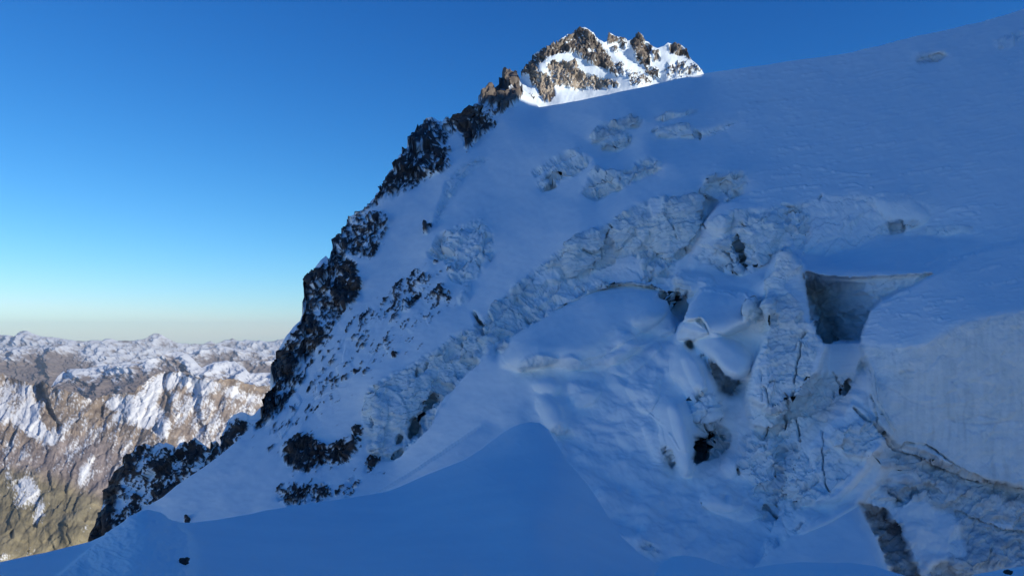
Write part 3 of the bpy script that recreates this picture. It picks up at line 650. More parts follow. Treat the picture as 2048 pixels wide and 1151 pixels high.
mline([(1210, 262), (1240, 250), (1275, 243)], 2.0, 0.5); mline([(1195, 282), (1215, 262)], 2.5, 0.4); mline([(1410, 262), (1445, 250), (1470, 242)], 1.8, 0.4)
mline([(1835, 120), (1860, 108), (1885, 105)], 2.5, 0.5)
mline([(1650, 880), (1680, 900), (1700, 915)], 1.6, 0.5); mline([(1665, 872), (1700, 885), (1735, 890)], 1.6, 0.35)
mline([(1040, 738), (1070, 733), (1105, 731)], 2.2, 0.4); mline([(1150, 735), (1180, 736), (1200, 725)], 1.6, 0.35)

# ---- small-scale relief of the slopes: undulation of the snow, facets of broken ice
k1 = fbm(X / 150, Y_ / 110, 1.0, 4); k2 = fbm(X / 150, Y_ / 110, 21.0, 4)
NX += 0.10 * k1; NZ += 0.08 * k2
fa = np.clip(blur(FAC, 1), 0, 1.6)
c1, e1 = cells(X / 24 + fbm(X / 30, Y_ / 30, 5, 3), Y_ / 17 + fbm(X / 30, Y_ / 30, 6, 3), 11)
c2, e2 = cells(X / 9.5 + fbm(X / 12, Y_ / 12, 5, 3), Y_ / 7 + fbm(X / 12, Y_ / 12, 6, 3), 12)
NX += fa * (0.8 * c1[..., 0] + 0.65 * c2[..., 0]); NZ += fa * (0.62 * c1[..., 1] + 0.6 * c2[..., 1])
icy = blur(ICE, 1)
NX += icy * 0.35 * fbm(X / 16, Y_ / 22, 31, 4); NZ += icy * 0.35 * fbm(X / 22, Y_ / 9, 32, 4)
# strata: gently dipping annual layers
dip = Y_ + 0.10 * X + 10 * fbm(X / 90, Y_ / 60, 4.4, 3)
st1 = perlin(X / 260, dip / 6.5, 0.7) + 0.6 * perlin(X / 120, dip / 3.2, 3.7)
NZ += STRATA * 0.4 * np.clip(st1, -1, 1)
# flutes of the left snow face
fl = (X * 0.82 + Y_ * 0.57)
flute = fbm(fl / 34, (Y_ * 0.82 - X * 0.57) / 260, 9.0, 4)
face = blur((OID == 0), 10)
NX += face * 0.26 * flute; NZ -= face * 0.10 * flute
# vertical runnels of the great wall
wallm = blur(OID == 25, 2)
NX += wallm * 0.14 * fbm(X / 16, Y_ / 190, 12.0, 4)
# rock relief
rdm = np.clip(RD, 0, 1)
c3, e3 = cells(X / 15 + fbm(X / 16, Y_ / 16, 5.5, 3) * 1.2, Y_ / 13 + fbm(X / 16, Y_ / 16, 6.5, 3) * 1.2, 13)
c4, e4 = cells(X / 6.0 + fbm(X / 8, Y_ / 8, 5.5, 3), Y_ / 5.5 + fbm(X / 8, Y_ / 8, 6.5, 3), 14)
c5, e5 = cells(X / 44 + fbm(X / 40, Y_ / 40, 5.5, 3), Y_ / 40 + fbm(X / 40, Y_ / 40, 6.5, 3), 15)
rk_w = sstep(0.2, 0.6, rdm)
NX += rk_w * (0.5 * c3[..., 0] + 0.4 * c4[..., 0] + 0.45 * c5[..., 0]); NZ += rk_w * (0.45 * c3[..., 1] + 0.4 * c4[..., 1] + 0.35 * c5[..., 1])
L_ = np.sqrt(NX ** 2 + NY ** 2 + NZ ** 2); NX /= L_; NY /= L_; NZ /= L_

# ---- skyline of the mountain side
SKY = np.array([(-160, 1330), (60, 1190), (180, 1095), (264, 1032), (295, 1011), (327, 993), (353, 969), (389, 946), (441, 909), (472, 883), (509, 849), (525, 830), (535, 800), (545, 775),
       (548, 757), (552, 735), (556, 700), (561, 690), (571, 672), (585, 655), (600, 640), (608, 622), (610.5, 600), (611, 578), (613, 560), (617, 548), (626, 539), (640, 521), (652, 512), (659, 518), (661, 505),
       (668, 495), (671, 472), (677, 467), (683, 470), (690, 455), (697, 442), (720, 425), (735, 410), (755, 388), (764, 380), (768, 366), (776, 347), (792, 328), (798, 312), (810, 300), (818, 289),
       (821, 275), (831, 259), (846, 246), (862, 234), (874, 238), (884, 244), (889, 236), (894, 233), (904, 240), (907, 228), (914, 225), (920, 228), (935, 219), (944, 218), (949, 211), (959, 203), (961, 188),
       (966, 180), (977, 170), (990, 172), (998, 166), (1000, 156), (1008, 150), (1019, 141), (1029, 144), (1036, 152), (1042, 166), (1048, 181), (1054, 186), (1061, 191), (1067, 197), (1071, 205), (1077, 215),
       (1126, 207), (1178, 197), (1231, 186), (1273, 177), (1321, 166), (1367, 155), (1408, 148), (1500, 134), (1600, 120), (1700, 106), (1740, 97), (1800, 80), (1900, 58), (1980, 40), (2048, 18), (2120, -2), (2220, -30)], float)

# ---- occluding edges: the surface may jump there
BRK = np.zeros((H, W), bool)
def brk(pts, w=1.6):
    global BRK
    BRK |= line_dist(X, Y_, pts, 8) < w
brk([(790, 915), (830, 880), (858, 850), (880, 800), (915, 765), (950, 728), (975, 705)])
brk([(1003, 690), (1060, 650), (1130, 608), (1195, 578), (1225, 569), (1262, 567), (1300, 572), (1325, 582), (1340, 600), (1345, 612)])
brk([(1358, 660), (1368, 625), (1385, 600), (1402, 578), (1440, 573), (1490, 583)])
brk([(1345, 572), (1350, 552), (1365, 542), (1400, 545), (1428, 552), (1434, 566)])
brk([(1488, 640), (1488, 612), (1500, 600), (1530, 592)]); brk([(1530, 560), (1545, 545), (1556, 520), (1560, 500), (1570, 493), (1580, 502), (1590, 515), (1606, 528), (1606, 541), (1612, 560), (1618, 600), (1620, 640), (1640, 668), (1656, 683), (1720, 683), (1725, 655), (1740, 620), (1758, 603), (1800, 580), (1850, 550)])
brk([(1486, 800), (1492, 770), (1508, 738), (1518, 700), (1530, 668)])
brk([(1353, 668), (1358, 648), (1370, 641), (1386, 641), (1402, 634), (1412, 648), (1420, 665)])
brk([(1390, 700), (1410, 715), (1424, 745), (1434, 775), (1440, 800)]); brk([(1382, 830), (1390, 870), (1397, 905), (1388, 945), (1376, 962)])
brk([(1712, 740), (1735, 720), (1745, 745), (1752, 800), (1790, 862)]); brk([(1716, 1005), (1742, 1050), (1768, 1100), (1782, 1151), (1795, 1270)])
brk([(1406, 385), (1404, 442), (1398, 460)]); brk([(1398, 460), (1415, 432), (1440, 405), (1480, 400)])
brk([(1425, 722), (1440, 745), (1462, 760), (1488, 762)]); brk([(700, 1020), (829, 942), (908, 889), (960, 853)]);

# ---- hollows, caves and gaps: pushed back into the ice (fraction of the distance)
PUSH = np.zeros((H, W))
def hollow(poly, k, f=1, wob=0.8):
    global PUSH
    m = in_poly(X + WB1 * wob, Y_ + WB2 * wob, poly)
    s = blur(m, f + 1) if k > 0.02 else blur(m, 1)
    PUSH = np.maximum(PUSH, s * k * (0.50 if k > 0.15 else 0.27))
hollow([(1388, 858), (1402, 845), (1430, 846), (1452, 862), (1460, 882), (1450, 900), (1425, 910), (1400, 917), (1387, 927), (1393, 900)], 0.07, 1)
hollow([(1388, 870), (1400, 862), (1418, 870), (1420, 895), (1400, 912), (1388, 925), (1394, 900)], 0.20, 1)
hollow([(1419, 714), (1430, 724), (1444, 744), (1460, 756), (1483, 760), (1486, 766), (1476, 780), (1462, 790), (1448, 780), (1434, 762), (1425, 740)], 0.10, 1)
hollow([(1374, 679), (1384, 684), (1388, 698), (1378, 696), (1371, 686)], 0.12, 0, 0.3)
hollow([(1528, 1012), (1542, 1010), (1552, 1020), (1548, 1034), (1534, 1036)], 0.03, 0)
hollow([(1442, 990), (1452, 986), (1458, 1000), (1446, 1002)], 0.05, 1)
hollow([(1322, 590), (1342, 578), (1352, 592), (1372, 598), (1366, 615), (1358, 640), (1344, 612)], 0.05, 1, 1.4)
hollow([(1350, 600), (1366, 602), (1360, 622), (1354, 632)], 0.10, 1, 0.8)
hollow([(1405, 384), (1418, 396), (1432, 402), (1422, 415), (1410, 440), (1398, 458), (1403, 430)], 0.10, 1, 0.6)
hollow([(1409, 362), (1430, 352), (1455, 360), (1470, 378), (1450, 392), (1430, 402), (1412, 390)], 0.03, 2)
hollow([(1468, 466), (1476, 480), (1488, 515), (1482, 518), (1472, 495)], 0.06, 0, 0.5); hollow([(1475, 515), (1488, 528), (1498, 541), (1490, 540), (1478, 526)], 0.06, 0, 0.4)
hollow([(1465, 432), (1468, 466), (1456, 470), (1454, 446)], 0.03, 1); hollow([(1445, 500), (1460, 512), (1472, 535), (1476, 550), (1462, 534)], 0.03, 1)
hollow([(1403, 452), (1418, 460), (1428, 456), (1420, 466), (1404, 462)], 0.04, 1)
hollow([(1376, 536), (1388, 540), (1380, 546)], 0.04, 0)
hollow([(826, 842), (834, 846), (836, 862), (824, 872), (817, 868)], 0.09, 0, 0.4); hollow([(796, 872), (806, 870), (802, 884), (794, 884)], 0.07, 0, 0.4)
hollow([(866, 786), (872, 795), (860, 822), (852, 824)], 0.06, 0, 0.4); hollow([(842, 825), (848, 838), (846, 850), (840, 850)], 0.05, 0, 0.4)
hollow([(786, 912), (806, 898), (800, 910), (788, 916)], 0.05, 0, 0.3); hollow([(834, 730), (850, 724), (846, 740), (836, 752)], 0.025, 1)
hollow([(880, 790), (870, 812), (862, 818), (874, 792)], 0.04, 0, 0.4)
hollow([(943, 622), (952, 625), (964, 655), (966, 670), (958, 660)], 0.04, 0, 0.4)
_bx = in_poly(X + WB1 * 0.25, Y_ + WB2 * 0.25, [(1609, 541), (1640, 551), (1700, 556), (1760, 554), (1868, 546), (1830, 568), (1795, 585), (1758, 603), (1740, 622), (1726, 655), (1720, 682), (1655, 682), (1640, 668), (1622, 640), (1614, 590)])
_rx = np.clip((1735 - X + 0.25 * (Y_ - 560)) / 110, 0, 1)
PUSH = np.maximum(PUSH, _bx * (0.012 + 0.085 * _rx ** 1.5 * sstep(545, 580, Y_)))
hollow([(1714, 742), (1722, 716), (1732, 713), (1738, 733), (1724, 734)], 0.04, 0, 0.2); hollow([(1698, 760), (1700, 775), (1690, 790), (1686, 786)], 0.08, 0, 0.2)
hollow([(1772, 870), (1800, 898), (1830, 908), (1862, 926), (1890, 938), (1915, 948), (1960, 962), (2048, 980), (2230, 995), (2230, 1010), (2048, 1000), (1950, 985), (1890, 965), (1840, 935), (1790, 915), (1770, 895)], 0.030, 1, 0.5)
hollow([(1802, 892), (1815, 886), (1850, 890), (1878, 903), (1870, 908), (1845, 896), (1815, 894)], 0.012, 0, 0.4)
hollow([(1745, 835), (1772, 868), (1782, 893), (1774, 893), (1755, 862), (1735, 845), (1708, 818), (1712, 815)], 0.03, 0, 0.4)
hollow([(1718, 1006), (1740, 1014), (1768, 1022), (1790, 1055), (1812, 1095), (1832, 1151), (1845, 1300), (1800, 1300), (1784, 1151), (1770, 1100), (1744, 1050)], 0.09, 1, 0.4)
hollow([(1752, 966), (1776, 958), (1812, 962), (1838, 990), (1812, 1000), (1800, 1018), (1785, 1004)], 0.015, 1); hollow([(1842, 966), (1870, 964), (1872, 980), (1850, 986)], 0.012, 1)
hollow([(1912, 1022), (1980, 1052), (2230, 1080), (2230, 1110), (1990, 1080), (1930, 1056)], 0.02, 1, 0.6); hollow([(1862, 1130), (1900, 1118), (1905, 1151), (1860, 1180)], 0.03, 1)
hollow([(1386, 255), (1396, 262), (1404, 276), (1396, 276), (1388, 264)], 0.03, 0, 0.4); hollow([(1302, 262), (1314, 252), (1312, 266)], 0.02, 0, 0.3)
hollow([(1248, 258), (1262, 270), (1260, 284), (1254, 276)], 0.02, 0, 0.4); hollow([(1245, 336), (1262, 340), (1256, 348)], 0.03, 0, 0.3); hollow([(1205, 345), (1216, 350), (1210, 362)], 0.015, 1)
hollow([(978, 690), (1004, 676), (1017, 672), (1016, 690), (1008, 704), (996, 708), (985, 700)], 0.05, 1, 0.3)
hollow([(1046, 736), (1075, 730), (1110, 728), (1118, 734), (1090, 738), (1050, 744)], 0.025, 1, 0.4); hollow([(1150, 736), (1180, 738), (1204, 724), (1196, 742), (1165, 744)], 0.03, 1, 0.5)
hollow([(1105, 858), (1120, 850), (1142, 862), (1135, 872), (1112, 876)], 0.03, 1, 0.4); hollow([(1396, 786), (1406, 790), (1404, 808), (1396, 800)], 0.07, 0, 0.3)
hollow([(1326, 890), (1340, 900), (1353, 925), (1352, 938), (1336, 918)], 0.04, 0, 0.4); hollow([(1400, 828), (1416, 832), (1412, 842), (1398, 842)], 0.04, 1)
hollow([(1835, 120), (1860, 109), (1888, 106), (1880, 113), (1850, 124)], 0.02, 0, 0.4); hollow([(1558, 406), (1590, 412), (1585, 420), (1560, 412)], 0.02, 1); hollow([(1636, 399), (1648, 388), (1646, 398)], 0.03, 0, 0.2)
hollow([(1780, 446), (1836, 444), (1800, 456), (1786, 462)], 0.02, 0, 0.4); hollow([(1305, 556), (1340, 540), (1330, 560), (1310, 575)], 0.02, 1)

# ---- bodies standing proud of the surface: domes, blocks, folds (fraction of the distance)
def lift(poly, k, f=6, wob=0.6):
    global PUSH
    m = in_poly(X + WB1 * wob, Y_ + WB2 * wob, poly)
    g = blur(m, f * 1.25)
    s = np.clip(g * 2 - 0.75, 0, 1.25) / 1.25
    PUSH -= k * (0.45 * np.sqrt(1 - (1 - s) ** 2) + 0.45 * g * g * (3 - 2 * g))
lift([(1003, 690), (1060, 650), (1130, 608), (1195, 578), (1262, 567), (1300, 572), (1335, 597), (1345, 620), (1300, 650), (1230, 690), (1170, 720), (1100, 722), (1040, 730), (1000, 730)], 0.030, 8)
lift([(1252, 642), (1285, 625), (1343, 618), (1356, 640), (1354, 664), (1335, 674), (1300, 664)], 0.014, 3)
lift([(1358, 660), (1368, 625), (1402, 578), (1440, 573), (1490, 583), (1530, 598), (1510, 640), (1450, 668), (1400, 668)], 0.030, 7)
lift([(1345, 575), (1350, 552), (1365, 542), (1400, 545), (1432, 556), (1434, 572), (1395, 578), (1384, 592), (1362, 590)], 0.020, 3)
lift([(1353, 668), (1358, 648), (1370, 641), (1390, 641), (1404, 650), (1418, 664), (1400, 674), (1384, 682), (1356, 678)], 0.022, 1, 0.2)
lift([(1386, 642), (1395, 632), (1403, 634), (1412, 648), (1416, 658), (1400, 652)], 0.010, 1, 0.2)
lift([(1384, 690), (1398, 674), (1430, 666), (1475, 688), (1503, 705), (1505, 725), (1488, 758), (1462, 756), (1440, 738), (1418, 706)], 0.032, 4)
lift([(1340, 700), (1355, 692), (1385, 698), (1408, 712), (1424, 745), (1434, 775), (1440, 838), (1420, 842), (1392, 840), (1380, 800), (1370, 770), (1350, 760)], 0.034, 4)
lift([(1360, 715), (1380, 705), (1400, 725), (1412, 770), (1405, 800), (1392, 780), (1375, 750)], 0.014, 2)
lift([(1312, 820), (1325, 800), (1345, 790), (1370, 800), (1384, 835), (1392, 880), (1388, 905), (1388, 945), (1372, 960), (1352, 925), (1330, 900)], 0.036, 4)
lift([(1335, 805), (1358, 805), (1372, 850), (1380, 905), (1366, 910), (1350, 860)], 0.014, 3)
for q in ([(1212, 738), (1238, 692), (1290, 678), (1335, 688), (1300, 716), (1252, 752)], [(1255, 760), (1290, 730), (1325, 735), (1318, 790), (1290, 830), (1262, 800)], [(1290, 840), (1318, 850), (1335, 905), (1322, 930), (1298, 900)],
          [(1130, 770), (1170, 756), (1205, 770), (1190, 810), (1150, 812)], [(1390, 985), (1440, 975), (1500, 1000), (1470, 1020), (1410, 1010)], [(1440, 910), (1475, 900), (1482, 940), (1455, 960)], [(1560, 1035), (1620, 1010), (1650, 1030), (1590, 1062)]):
    lift(q, 0.015, 4, 1.6)
for q in ([(1320, 700), (1345, 690), (1350, 740), (1335, 800), (1310, 830), (1300, 790)], [(1270, 720), (1300, 700), (1318, 730), (1300, 790), (1275, 800), (1260, 760)], [(1240, 800), (1270, 790), (1300, 830), (1310, 880), (1290, 890), (1255, 850)],
          [(1200, 745), (1240, 730), (1262, 760), (1240, 790), (1205, 780)], [(1180, 790), (1225, 790), (1240, 830), (1215, 850), (1180, 830)]):
    lift(q, 0.008, 9, 2.2)
lift([(1062, 775), (1075, 757), (1100, 750), (1120, 760), (1124, 782), (1100, 790)], 0.016, 3); lift([(1065, 800), (1085, 785), (1112, 797), (1130, 825), (1136, 858), (1110, 866), (1085, 832)], 0.022, 4)
lift([(1218, 690), (1240, 672), (1262, 668), (1290, 690), (1255, 710), (1210, 738)], 0.016, 3); lift([(1038, 733), (1050, 716), (1078, 707), (1112, 712), (1118, 724), (1075, 732)], 0.010, 2)
lift([(1118, 716), (1140, 706), (1160, 715), (1168, 730), (1130, 732)], 0.010, 2)
lift([(1570, 494), (1590, 515), (1606, 530), (1613, 560), (1620, 605), (1640, 668), (1658, 684), (1640, 740), (1590, 800), (1540, 820), (1495, 800), (1508, 738), (1530, 662), (1530, 560), (1556, 510)], 0.045, 2)
lift([(1488, 612), (1500, 600), (1530, 592), (1548, 604), (1538, 650), (1520, 668), (1496, 645)], 0.016, 3)
lift([(1735, 722), (1748, 760), (1756, 805), (1790, 862), (1740, 930), (1680, 1000), (1600, 1010), (1570, 960), (1620, 860), (1700, 780)], 0.026, 5)
lift([(1655, 880), (1690, 850), (1745, 830), (1775, 880), (1740, 920), (1690, 910)], 0.012, 2)
lift([(1752, 882), (1765, 885), (1778, 940), (1720, 1005), (1640, 1050), (1560, 1080), (1620, 1010), (1700, 950)], 0.020, 4)
lift([(1500, 1160), (1530, 1110), (1600, 1060), (1700, 1002), (1718, 1012), (1742, 1050), (1768, 1100), (1785, 1160), (1790, 1300), (1490, 1300)], 0.050, 8)
lift([(1480, 870), (1530, 860), (1560, 900), (1560, 960), (1510, 980), (1478, 940)], 0.016, 5); lift([(1420, 990), (1500, 1005), (1530, 1030), (1480, 1040), (1400, 1010)], 0.010, 4)
lift([(1425, 500), (1440, 478), (1462, 470), (1478, 500), (1490, 545), (1470, 545), (1445, 510)], 0.016, 2); lift([(1490, 430), (1540, 425), (1565, 460), (1550, 500), (1520, 530), (1498, 530), (1480, 480)], 0.014, 4)
lift([(1415, 440), (1455, 428), (1462, 460), (1440, 466), (1412, 458)], 0.012, 3); lift([(1745, 398), (1810, 394), (1867, 430), (1845, 448), (1790, 446), (1765, 425)], 0.012, 4)
lift([(1130, 500), (1165, 470), (1210, 456), (1208, 520), (1150, 553), (1130, 550)], 0.014, 3); lift([(1302, 440), (1335, 400), (1402, 385), (1402, 440), (1378, 495), (1340, 518), (1310, 500)], 0.016, 3)
lift([(1222, 450), (1290, 415), (1300, 450), (1290, 490), (1240, 505), (1222, 490)], 0.008, 3)
lift([(745, 800), (765, 780), (775, 820), (768, 890), (748, 900)], 0.010, 3); lift([(800, 770), (850, 740), (880, 760), (850, 810), (805, 850), (785, 880), (782, 830)], 0.010, 5)
lift([(1200, 292), (1222, 272), (1250, 256), (1264, 275), (1240, 300)], 0.010, 2); lift([(1305, 264), (1325, 250), (1385, 252), (1392, 272), (1345, 276)], 0.009, 2); lift([(1185, 285), (1200, 250), (1270, 232), (1280, 246), (1215, 272)], 0.008, 2)
lift([(1170, 385), (1190, 335), (1240, 345), (1300, 315), (1325, 330), (1265, 365), (1200, 395)], 0.008, 4); lift([(1405, 362), (1440, 346), (1478, 340), (1488, 366), (1465, 380), (1430, 378)], 0.010, 3)

def slab(poly, k, wob=0.6):
    global PUSH
    m = blur(in_poly(X + WB1 * wob, Y_ + WB2 * wob, poly), 1)
    PUSH -= k * m
slab([(1736, 622), (1762, 600), (1800, 578), (1870, 545), (1960, 500), (2230, 440), (2230, 1000), (2048, 976), (1985, 965), (1930, 945), (1850, 905), (1790, 890), (1772, 868), (1752, 840), (1742, 800), (1737, 745), (1726, 715), (1722, 680), (1728, 655)], 0.016, 0.4)
slab([(1570, 494), (1590, 515), (1606, 530), (1613, 560), (1620, 605), (1640, 668), (1658, 684), (1650, 760), (1590, 800), (1540, 860), (1500, 850), (1490, 790), (1508, 738), (1530, 662), (1530, 560), (1556, 510)], 0.020, 0.5)
slab([(1740, 830), (1770, 870), (1790, 893), (1900, 925), (1760, 935), (1735, 900), (1690, 960), (1640, 1000), (1580, 1010), (1570, 960), (1620, 880), (1700, 800)], 0.010)
slab(CL[:26] + [(1348, 560), (1240, 585), (1130, 625), (1020, 682), (950, 728), (915, 765), (858, 850), (795, 915), (738, 903), (728, 860), (730, 815)], 0.006)
slab([(1003, 690), (1060, 650), (1130, 608), (1195, 578), (1262, 567), (1300, 572), (1335, 597), (1345, 620), (1352, 660), (1200, 735), (1040, 740), (1000, 730)], 0.012, 0.3)
slab([(1358, 660), (1368, 625), (1402, 578), (1440, 573), (1490, 583), (1530, 598), (1510, 640), (1450, 668), (1400, 668)], 0.012, 0.3)

STREAK = np.zeros((H, W))
for q in ([(1765, 601), (1790, 590), (1818, 582)], [(1766, 608), (1796, 598)], [(1812, 597), (1846, 594)], [(1850, 617), (1868, 612)], [(1858, 606), (1925, 596)], [(1785, 628), (1830, 630), (1882, 638)], [(1775, 622), (1800, 634)],
          [(1500, 388), (1560, 378), (1612, 372)], [(1610, 376), (1650, 370)], [(1545, 352), (1600, 350)], [(1590, 330), (1640, 338), (1680, 346), (1740, 352)], [(1890, 420), (1940, 414), (1990, 408)], [(1915, 432), (1960, 425)], [(1680, 368), (1745, 374)],
          [(1480, 400), (1540, 396)], [(1410, 578), (1450, 582), (1490, 588), (1497, 597)], [(1420, 580), (1460, 590), (1485, 598)], [(1375, 554), (1420, 557), (1433, 568)], [(1365, 560), (1410, 566)], [(1290, 820), (1330, 850), (1360, 900)],
          [(1400, 745), (1412, 770), (1422, 800)], [(1900, 520), (1960, 505)], [(1940, 545), (2000, 530)], [(1960, 570), (2030, 560)], [(1850, 530), (1900, 500)], [(1700, 300), (1790, 285)], [(1560, 300), (1620, 296)], [(1800, 350), (1900, 335)]):
    STREAK = np.maximum(STREAK, sstep(3.2, 0.2, line_dist(X + WB1 * 0.5, Y_ + WB2 * 0.5, q, 10)))

# ---- distances (metres) at surveyed points
ANCH = [(560, 720, 265), (860, 240, 400), (1078, 222, 440), (1400, 156, 455), (2048, 28, 320), (300, 1020, 215), (650, 980, 200),
        (1170, 500, 172), (1350, 450, 168), (745, 890, 165), (1200, 620, 125), (1440, 650, 108), (1500, 500, 148), (1700, 525, 118),
        (1560, 620, 88), (1650, 620, 112), (1900, 800, 68), (1750, 660, 84), (1150, 1140, 38), (1640, 1130, 36), (800, 960, 125), (1000, 740, 112)]

ANCHW = 0.03
def solve(lev_list=(16, 8, 4, 2, 1), iters=(700, 600, 500, 260, 110)):
    nd = np.minimum(NX * DX + NY + NZ * DZ, -0.10)
    ndw = blur(-nd, 2)
    zu = np.clip(-NX / nd, -9, 9); zw = np.clip(-NZ / nd, -9, 9)
    sky_y = np.interp(GX, SKY[:, 0], SKY[:, 1])
    sky = Y_ < sky_y[None, :] - 3 * ST
    z = None
    for lev, it in zip(lev_list, iters):
        sl_ = (slice(0, None, lev), slice(0, None, lev))
        u_, w_ = U[sl_], Wd[sl_]
        b_ = blur(BRK, 0) if lev == 1 else BRK
        if lev > 1:
            bb = BRK[:H // lev * lev, :W // lev * lev].reshape(H // lev, lev, W // lev, lev).mean((1, 3)) > 0.12
            B = np.zeros(u_.shape, bool); B[:bb.shape[0], :bb.shape[1]] = bb
        else: B = BRK
        S = sky[sl_]
        zu_, zw_ = zu[sl_], zw[sl_]
        if lev > 1:
            zu_ = blur(zu, lev // 2)[sl_]; zw_ = blur(zw, lev // 2)[sl_]
        gx = 0.5 * (zu_[:, 1:] + zu_[:, :-1]) * (u_[:, 1:] - u_[:, :-1]) + 0.5 * (zw_[:, 1:] + zw_[:, :-1]) * (w_[:, 1:] - w_[:, :-1])
        gy = 0.5 * (zu_[1:] + zu_[:-1]) * (u_[1:] - u_[:-1]) + 0.5 * (zw_[1:] + zw_[:-1]) * (w_[1:] - w_[:-1])
        q_ = np.clip(ndw[sl_], 0.12, 1) ** 2
        wx = 0.5 * (q_[:, 1:] + q_[:, :-1]); wy = 0.5 * (q_[1:] + q_[:-1])
        wx = np.where(B[:, 1:] | B[:, :-1], 0.0015, wx); wy = np.where(B[1:] | B[:-1], 0.0015, wy)
        sx = S[:, 1:] | S[:, :-1]; sy = S[1:] | S[:-1]
        wx = np.where(sx, 0.003, wx); wy = np.where(sy, 0.003, wy); gx = np.where(sx, 0, gx); gy = np.where(sy, 0, gy)
        c = np.zeros(u_.shape); cz = np.zeros(u_.shape)
        for (ax, ay, D) in ANCH:
            r = max(1, int(round(26 / (ST * lev))))
            i = int(round((ay - GY[0]) / (ST * lev))); j = int(round((ax - GX[0]) / (ST * lev)))
            i0, i1 = max(0, i - r), min(u_.shape[0], i + r + 1); j0, j1 = max(0, j - r), min(u_.shape[1], j + r + 1)
            cw = ANCHW / ((2 * r + 1) ** 2)
            c[i0:i1, j0:j1] += cw; cz[i0:i1, j0:j1] += cw * math.log(D)
        def A(v):
            o = c * v
            dx = wx * (v[:, 1:] - v[:, :-1]); dy = wy * (v[1:] - v[:-1])
            o[:, 1:] += dx; o[:, :-1] -= dx; o[1:] += dy; o[:-1] -= dy
            return o
        rhs = cz.copy()
        rhs[:, 1:] += wx * gx; rhs[:, :-1] -= wx * gx; rhs[1:] += wy * gy; rhs[:-1] -= wy * gy
        diag = c.copy(); diag[:, 1:] += wx; diag[:, :-1] += wx; diag[1:] += wy; diag[:-1] += wy
        if z is None: x = np.full(u_.shape, math.log(150.0))
        else:
            yi = np.minimum(np.arange(u_.shape[0]) / 2.0, z.shape[0] - 1.001); xi = np.minimum(np.arange(u_.shape[1]) / 2.0, z.shape[1] - 1.001)
            y0 = yi.astype(int); x0 = xi.astype(int); fy = (yi - y0)[:, None]; fx = (xi - x0)[None]
            x = ((1 - fy) * (1 - fx) * z[y0][:, x0] + fy * (1 - fx) * z[y0 + 1][:, x0] + (1 - fy) * fx * z[y0][:, x0 + 1] + fy * fx * z[y0 + 1][:, x0 + 1])
        r_ = rhs - A(x); p = r_ / diag; q = p.copy(); rz = (r_ * p).sum(); p = p
        for _ in range(it):
            Ap = A(p); al = rz / (p * Ap).sum()
            x = x + al * p; r_ = r_ - al * Ap
            q = r_ / diag; rz2 = (r_ * q).sum(); p = q + (rz2 / rz) * p; rz = rz2
        z = x
    return z
LOGD = solve()

# ---- build the warped grid that ends exactly on the skyline
NC = int((2210 + 158) / 2) + 1
cx = np.linspace(-158, 2210, NC)
top = np.interp(cx, SKY[:, 0], SKY[:, 1])
# crags roughen the rocky part of the skyline
rough = sstep(480, 560, cx) * (1 - sstep(1050, 1070, cx))
top = top + rough * 4.0 * fbm(cx / 9, 0.5, 0.5, 4)
NR = 560
tt = np.linspace(0, 1, NR)
PX = np.repeat(cx[None], NR, 0)
kk = np.exp(-0.5 * (np.arange(-60, 61) / 22.0) ** 2); kk /= kk.sum()
base_ = np.convolve(np.pad(top, 60, mode='edge'), kk, mode='valid')
PY = base_[None] + (1268 - base_[None]) * tt[:, None] + (top - base_)[None] * ((1 - tt) ** 9)[:, None]
def samp(A_, px=None, py=None):
    px = PX if px is None else px; py = PY if py is None else py
    xi = np.clip((px - GX[0]) / ST, 0, W - 1.001); yi = np.clip((py - GY[0]) / ST, 0, H - 1.001)
    x0 = xi.astype(int); y0 = yi.astype(int); fx = xi - x0; fy = yi - y0
    return (A_[y0, x0] * (1 - fx) * (1 - fy) + A_[y0, x0 + 1] * fx * (1 - fy) + A_[y0 + 1, x0] * (1 - fx) * fy + A_[y0 + 1, x0 + 1] * fx * fy)
DEP = np.exp(samp(LOGD)) * (1 + samp(PUSH))
rd = samp(RD)
# bare rock where the noise falls under the local density; patches drawn out down the fall line
rx = PX * 0.80 + PY * 0.60; ry = PY * 0.80 - PX * 0.60       # along / across the streaks of the face
nz = 0.46 + 0.62 * fbm(rx / 9, ry / 34, 2.2, 5, 0.66) + 0.85 * sstep(0.22, 0.5, rd) * fbm(PX / 7, PY / 6.5, 5.2, 4, 0.68) + 0.25 * fbm(PX / 34, PY / 30, 7.2, 3)
rock = sstep(-0.03, 0.04, rd - nz) * (rd > 0.05)
deep = np.clip(rd - nz, 0, 0.5)
crk = samp(CRACK); lin = samp(LINE)
ice = np.clip(samp(ICE), 0, 1)
# frost and drifted snow break up the ice
drift = sstep(0.10, 0.45, fbm(PX / 30, PY / 16, 15.5, 5, 0.6))
ice = np.clip(ice * (1 - 0.55 * drift * (samp(FAC) > 0.04)), 0, 1)
st_ = samp(STRATA)
dip_ = PY + 0.10 * PX + 10 * fbm(PX / 90, PY / 60, 4.4, 3)
band = sstep(0.10, 0.5, perlin(PX / 260, dip_ / 6.5, 0.7) + 0.5 * fbm(PX / 40, PY / 6, 2.0, 3))
dirt = np.clip(samp(DIRT) * (0.45 + 1.1 * sstep(-0.2, 0.35, fbm(PX / 30, PY / 18, 18.0, 5, 0.6))), 0, 1)
wv_ = samp(blur(OID == 25, 2)); vs_ = fbm(PX / 11 + 0.8 * fbm(PX / 60, PY / 60, 3.0, 2), PY / 170, 82.0, 4) + 0.5 * fbm(PX / 120, PY / 26, 84.0, 4)
dirt = np.clip(dirt + 0.16 * wv_ * sstep(0.05, 0.6, vs_) * sstep(700, 860, PY), 0, 1)
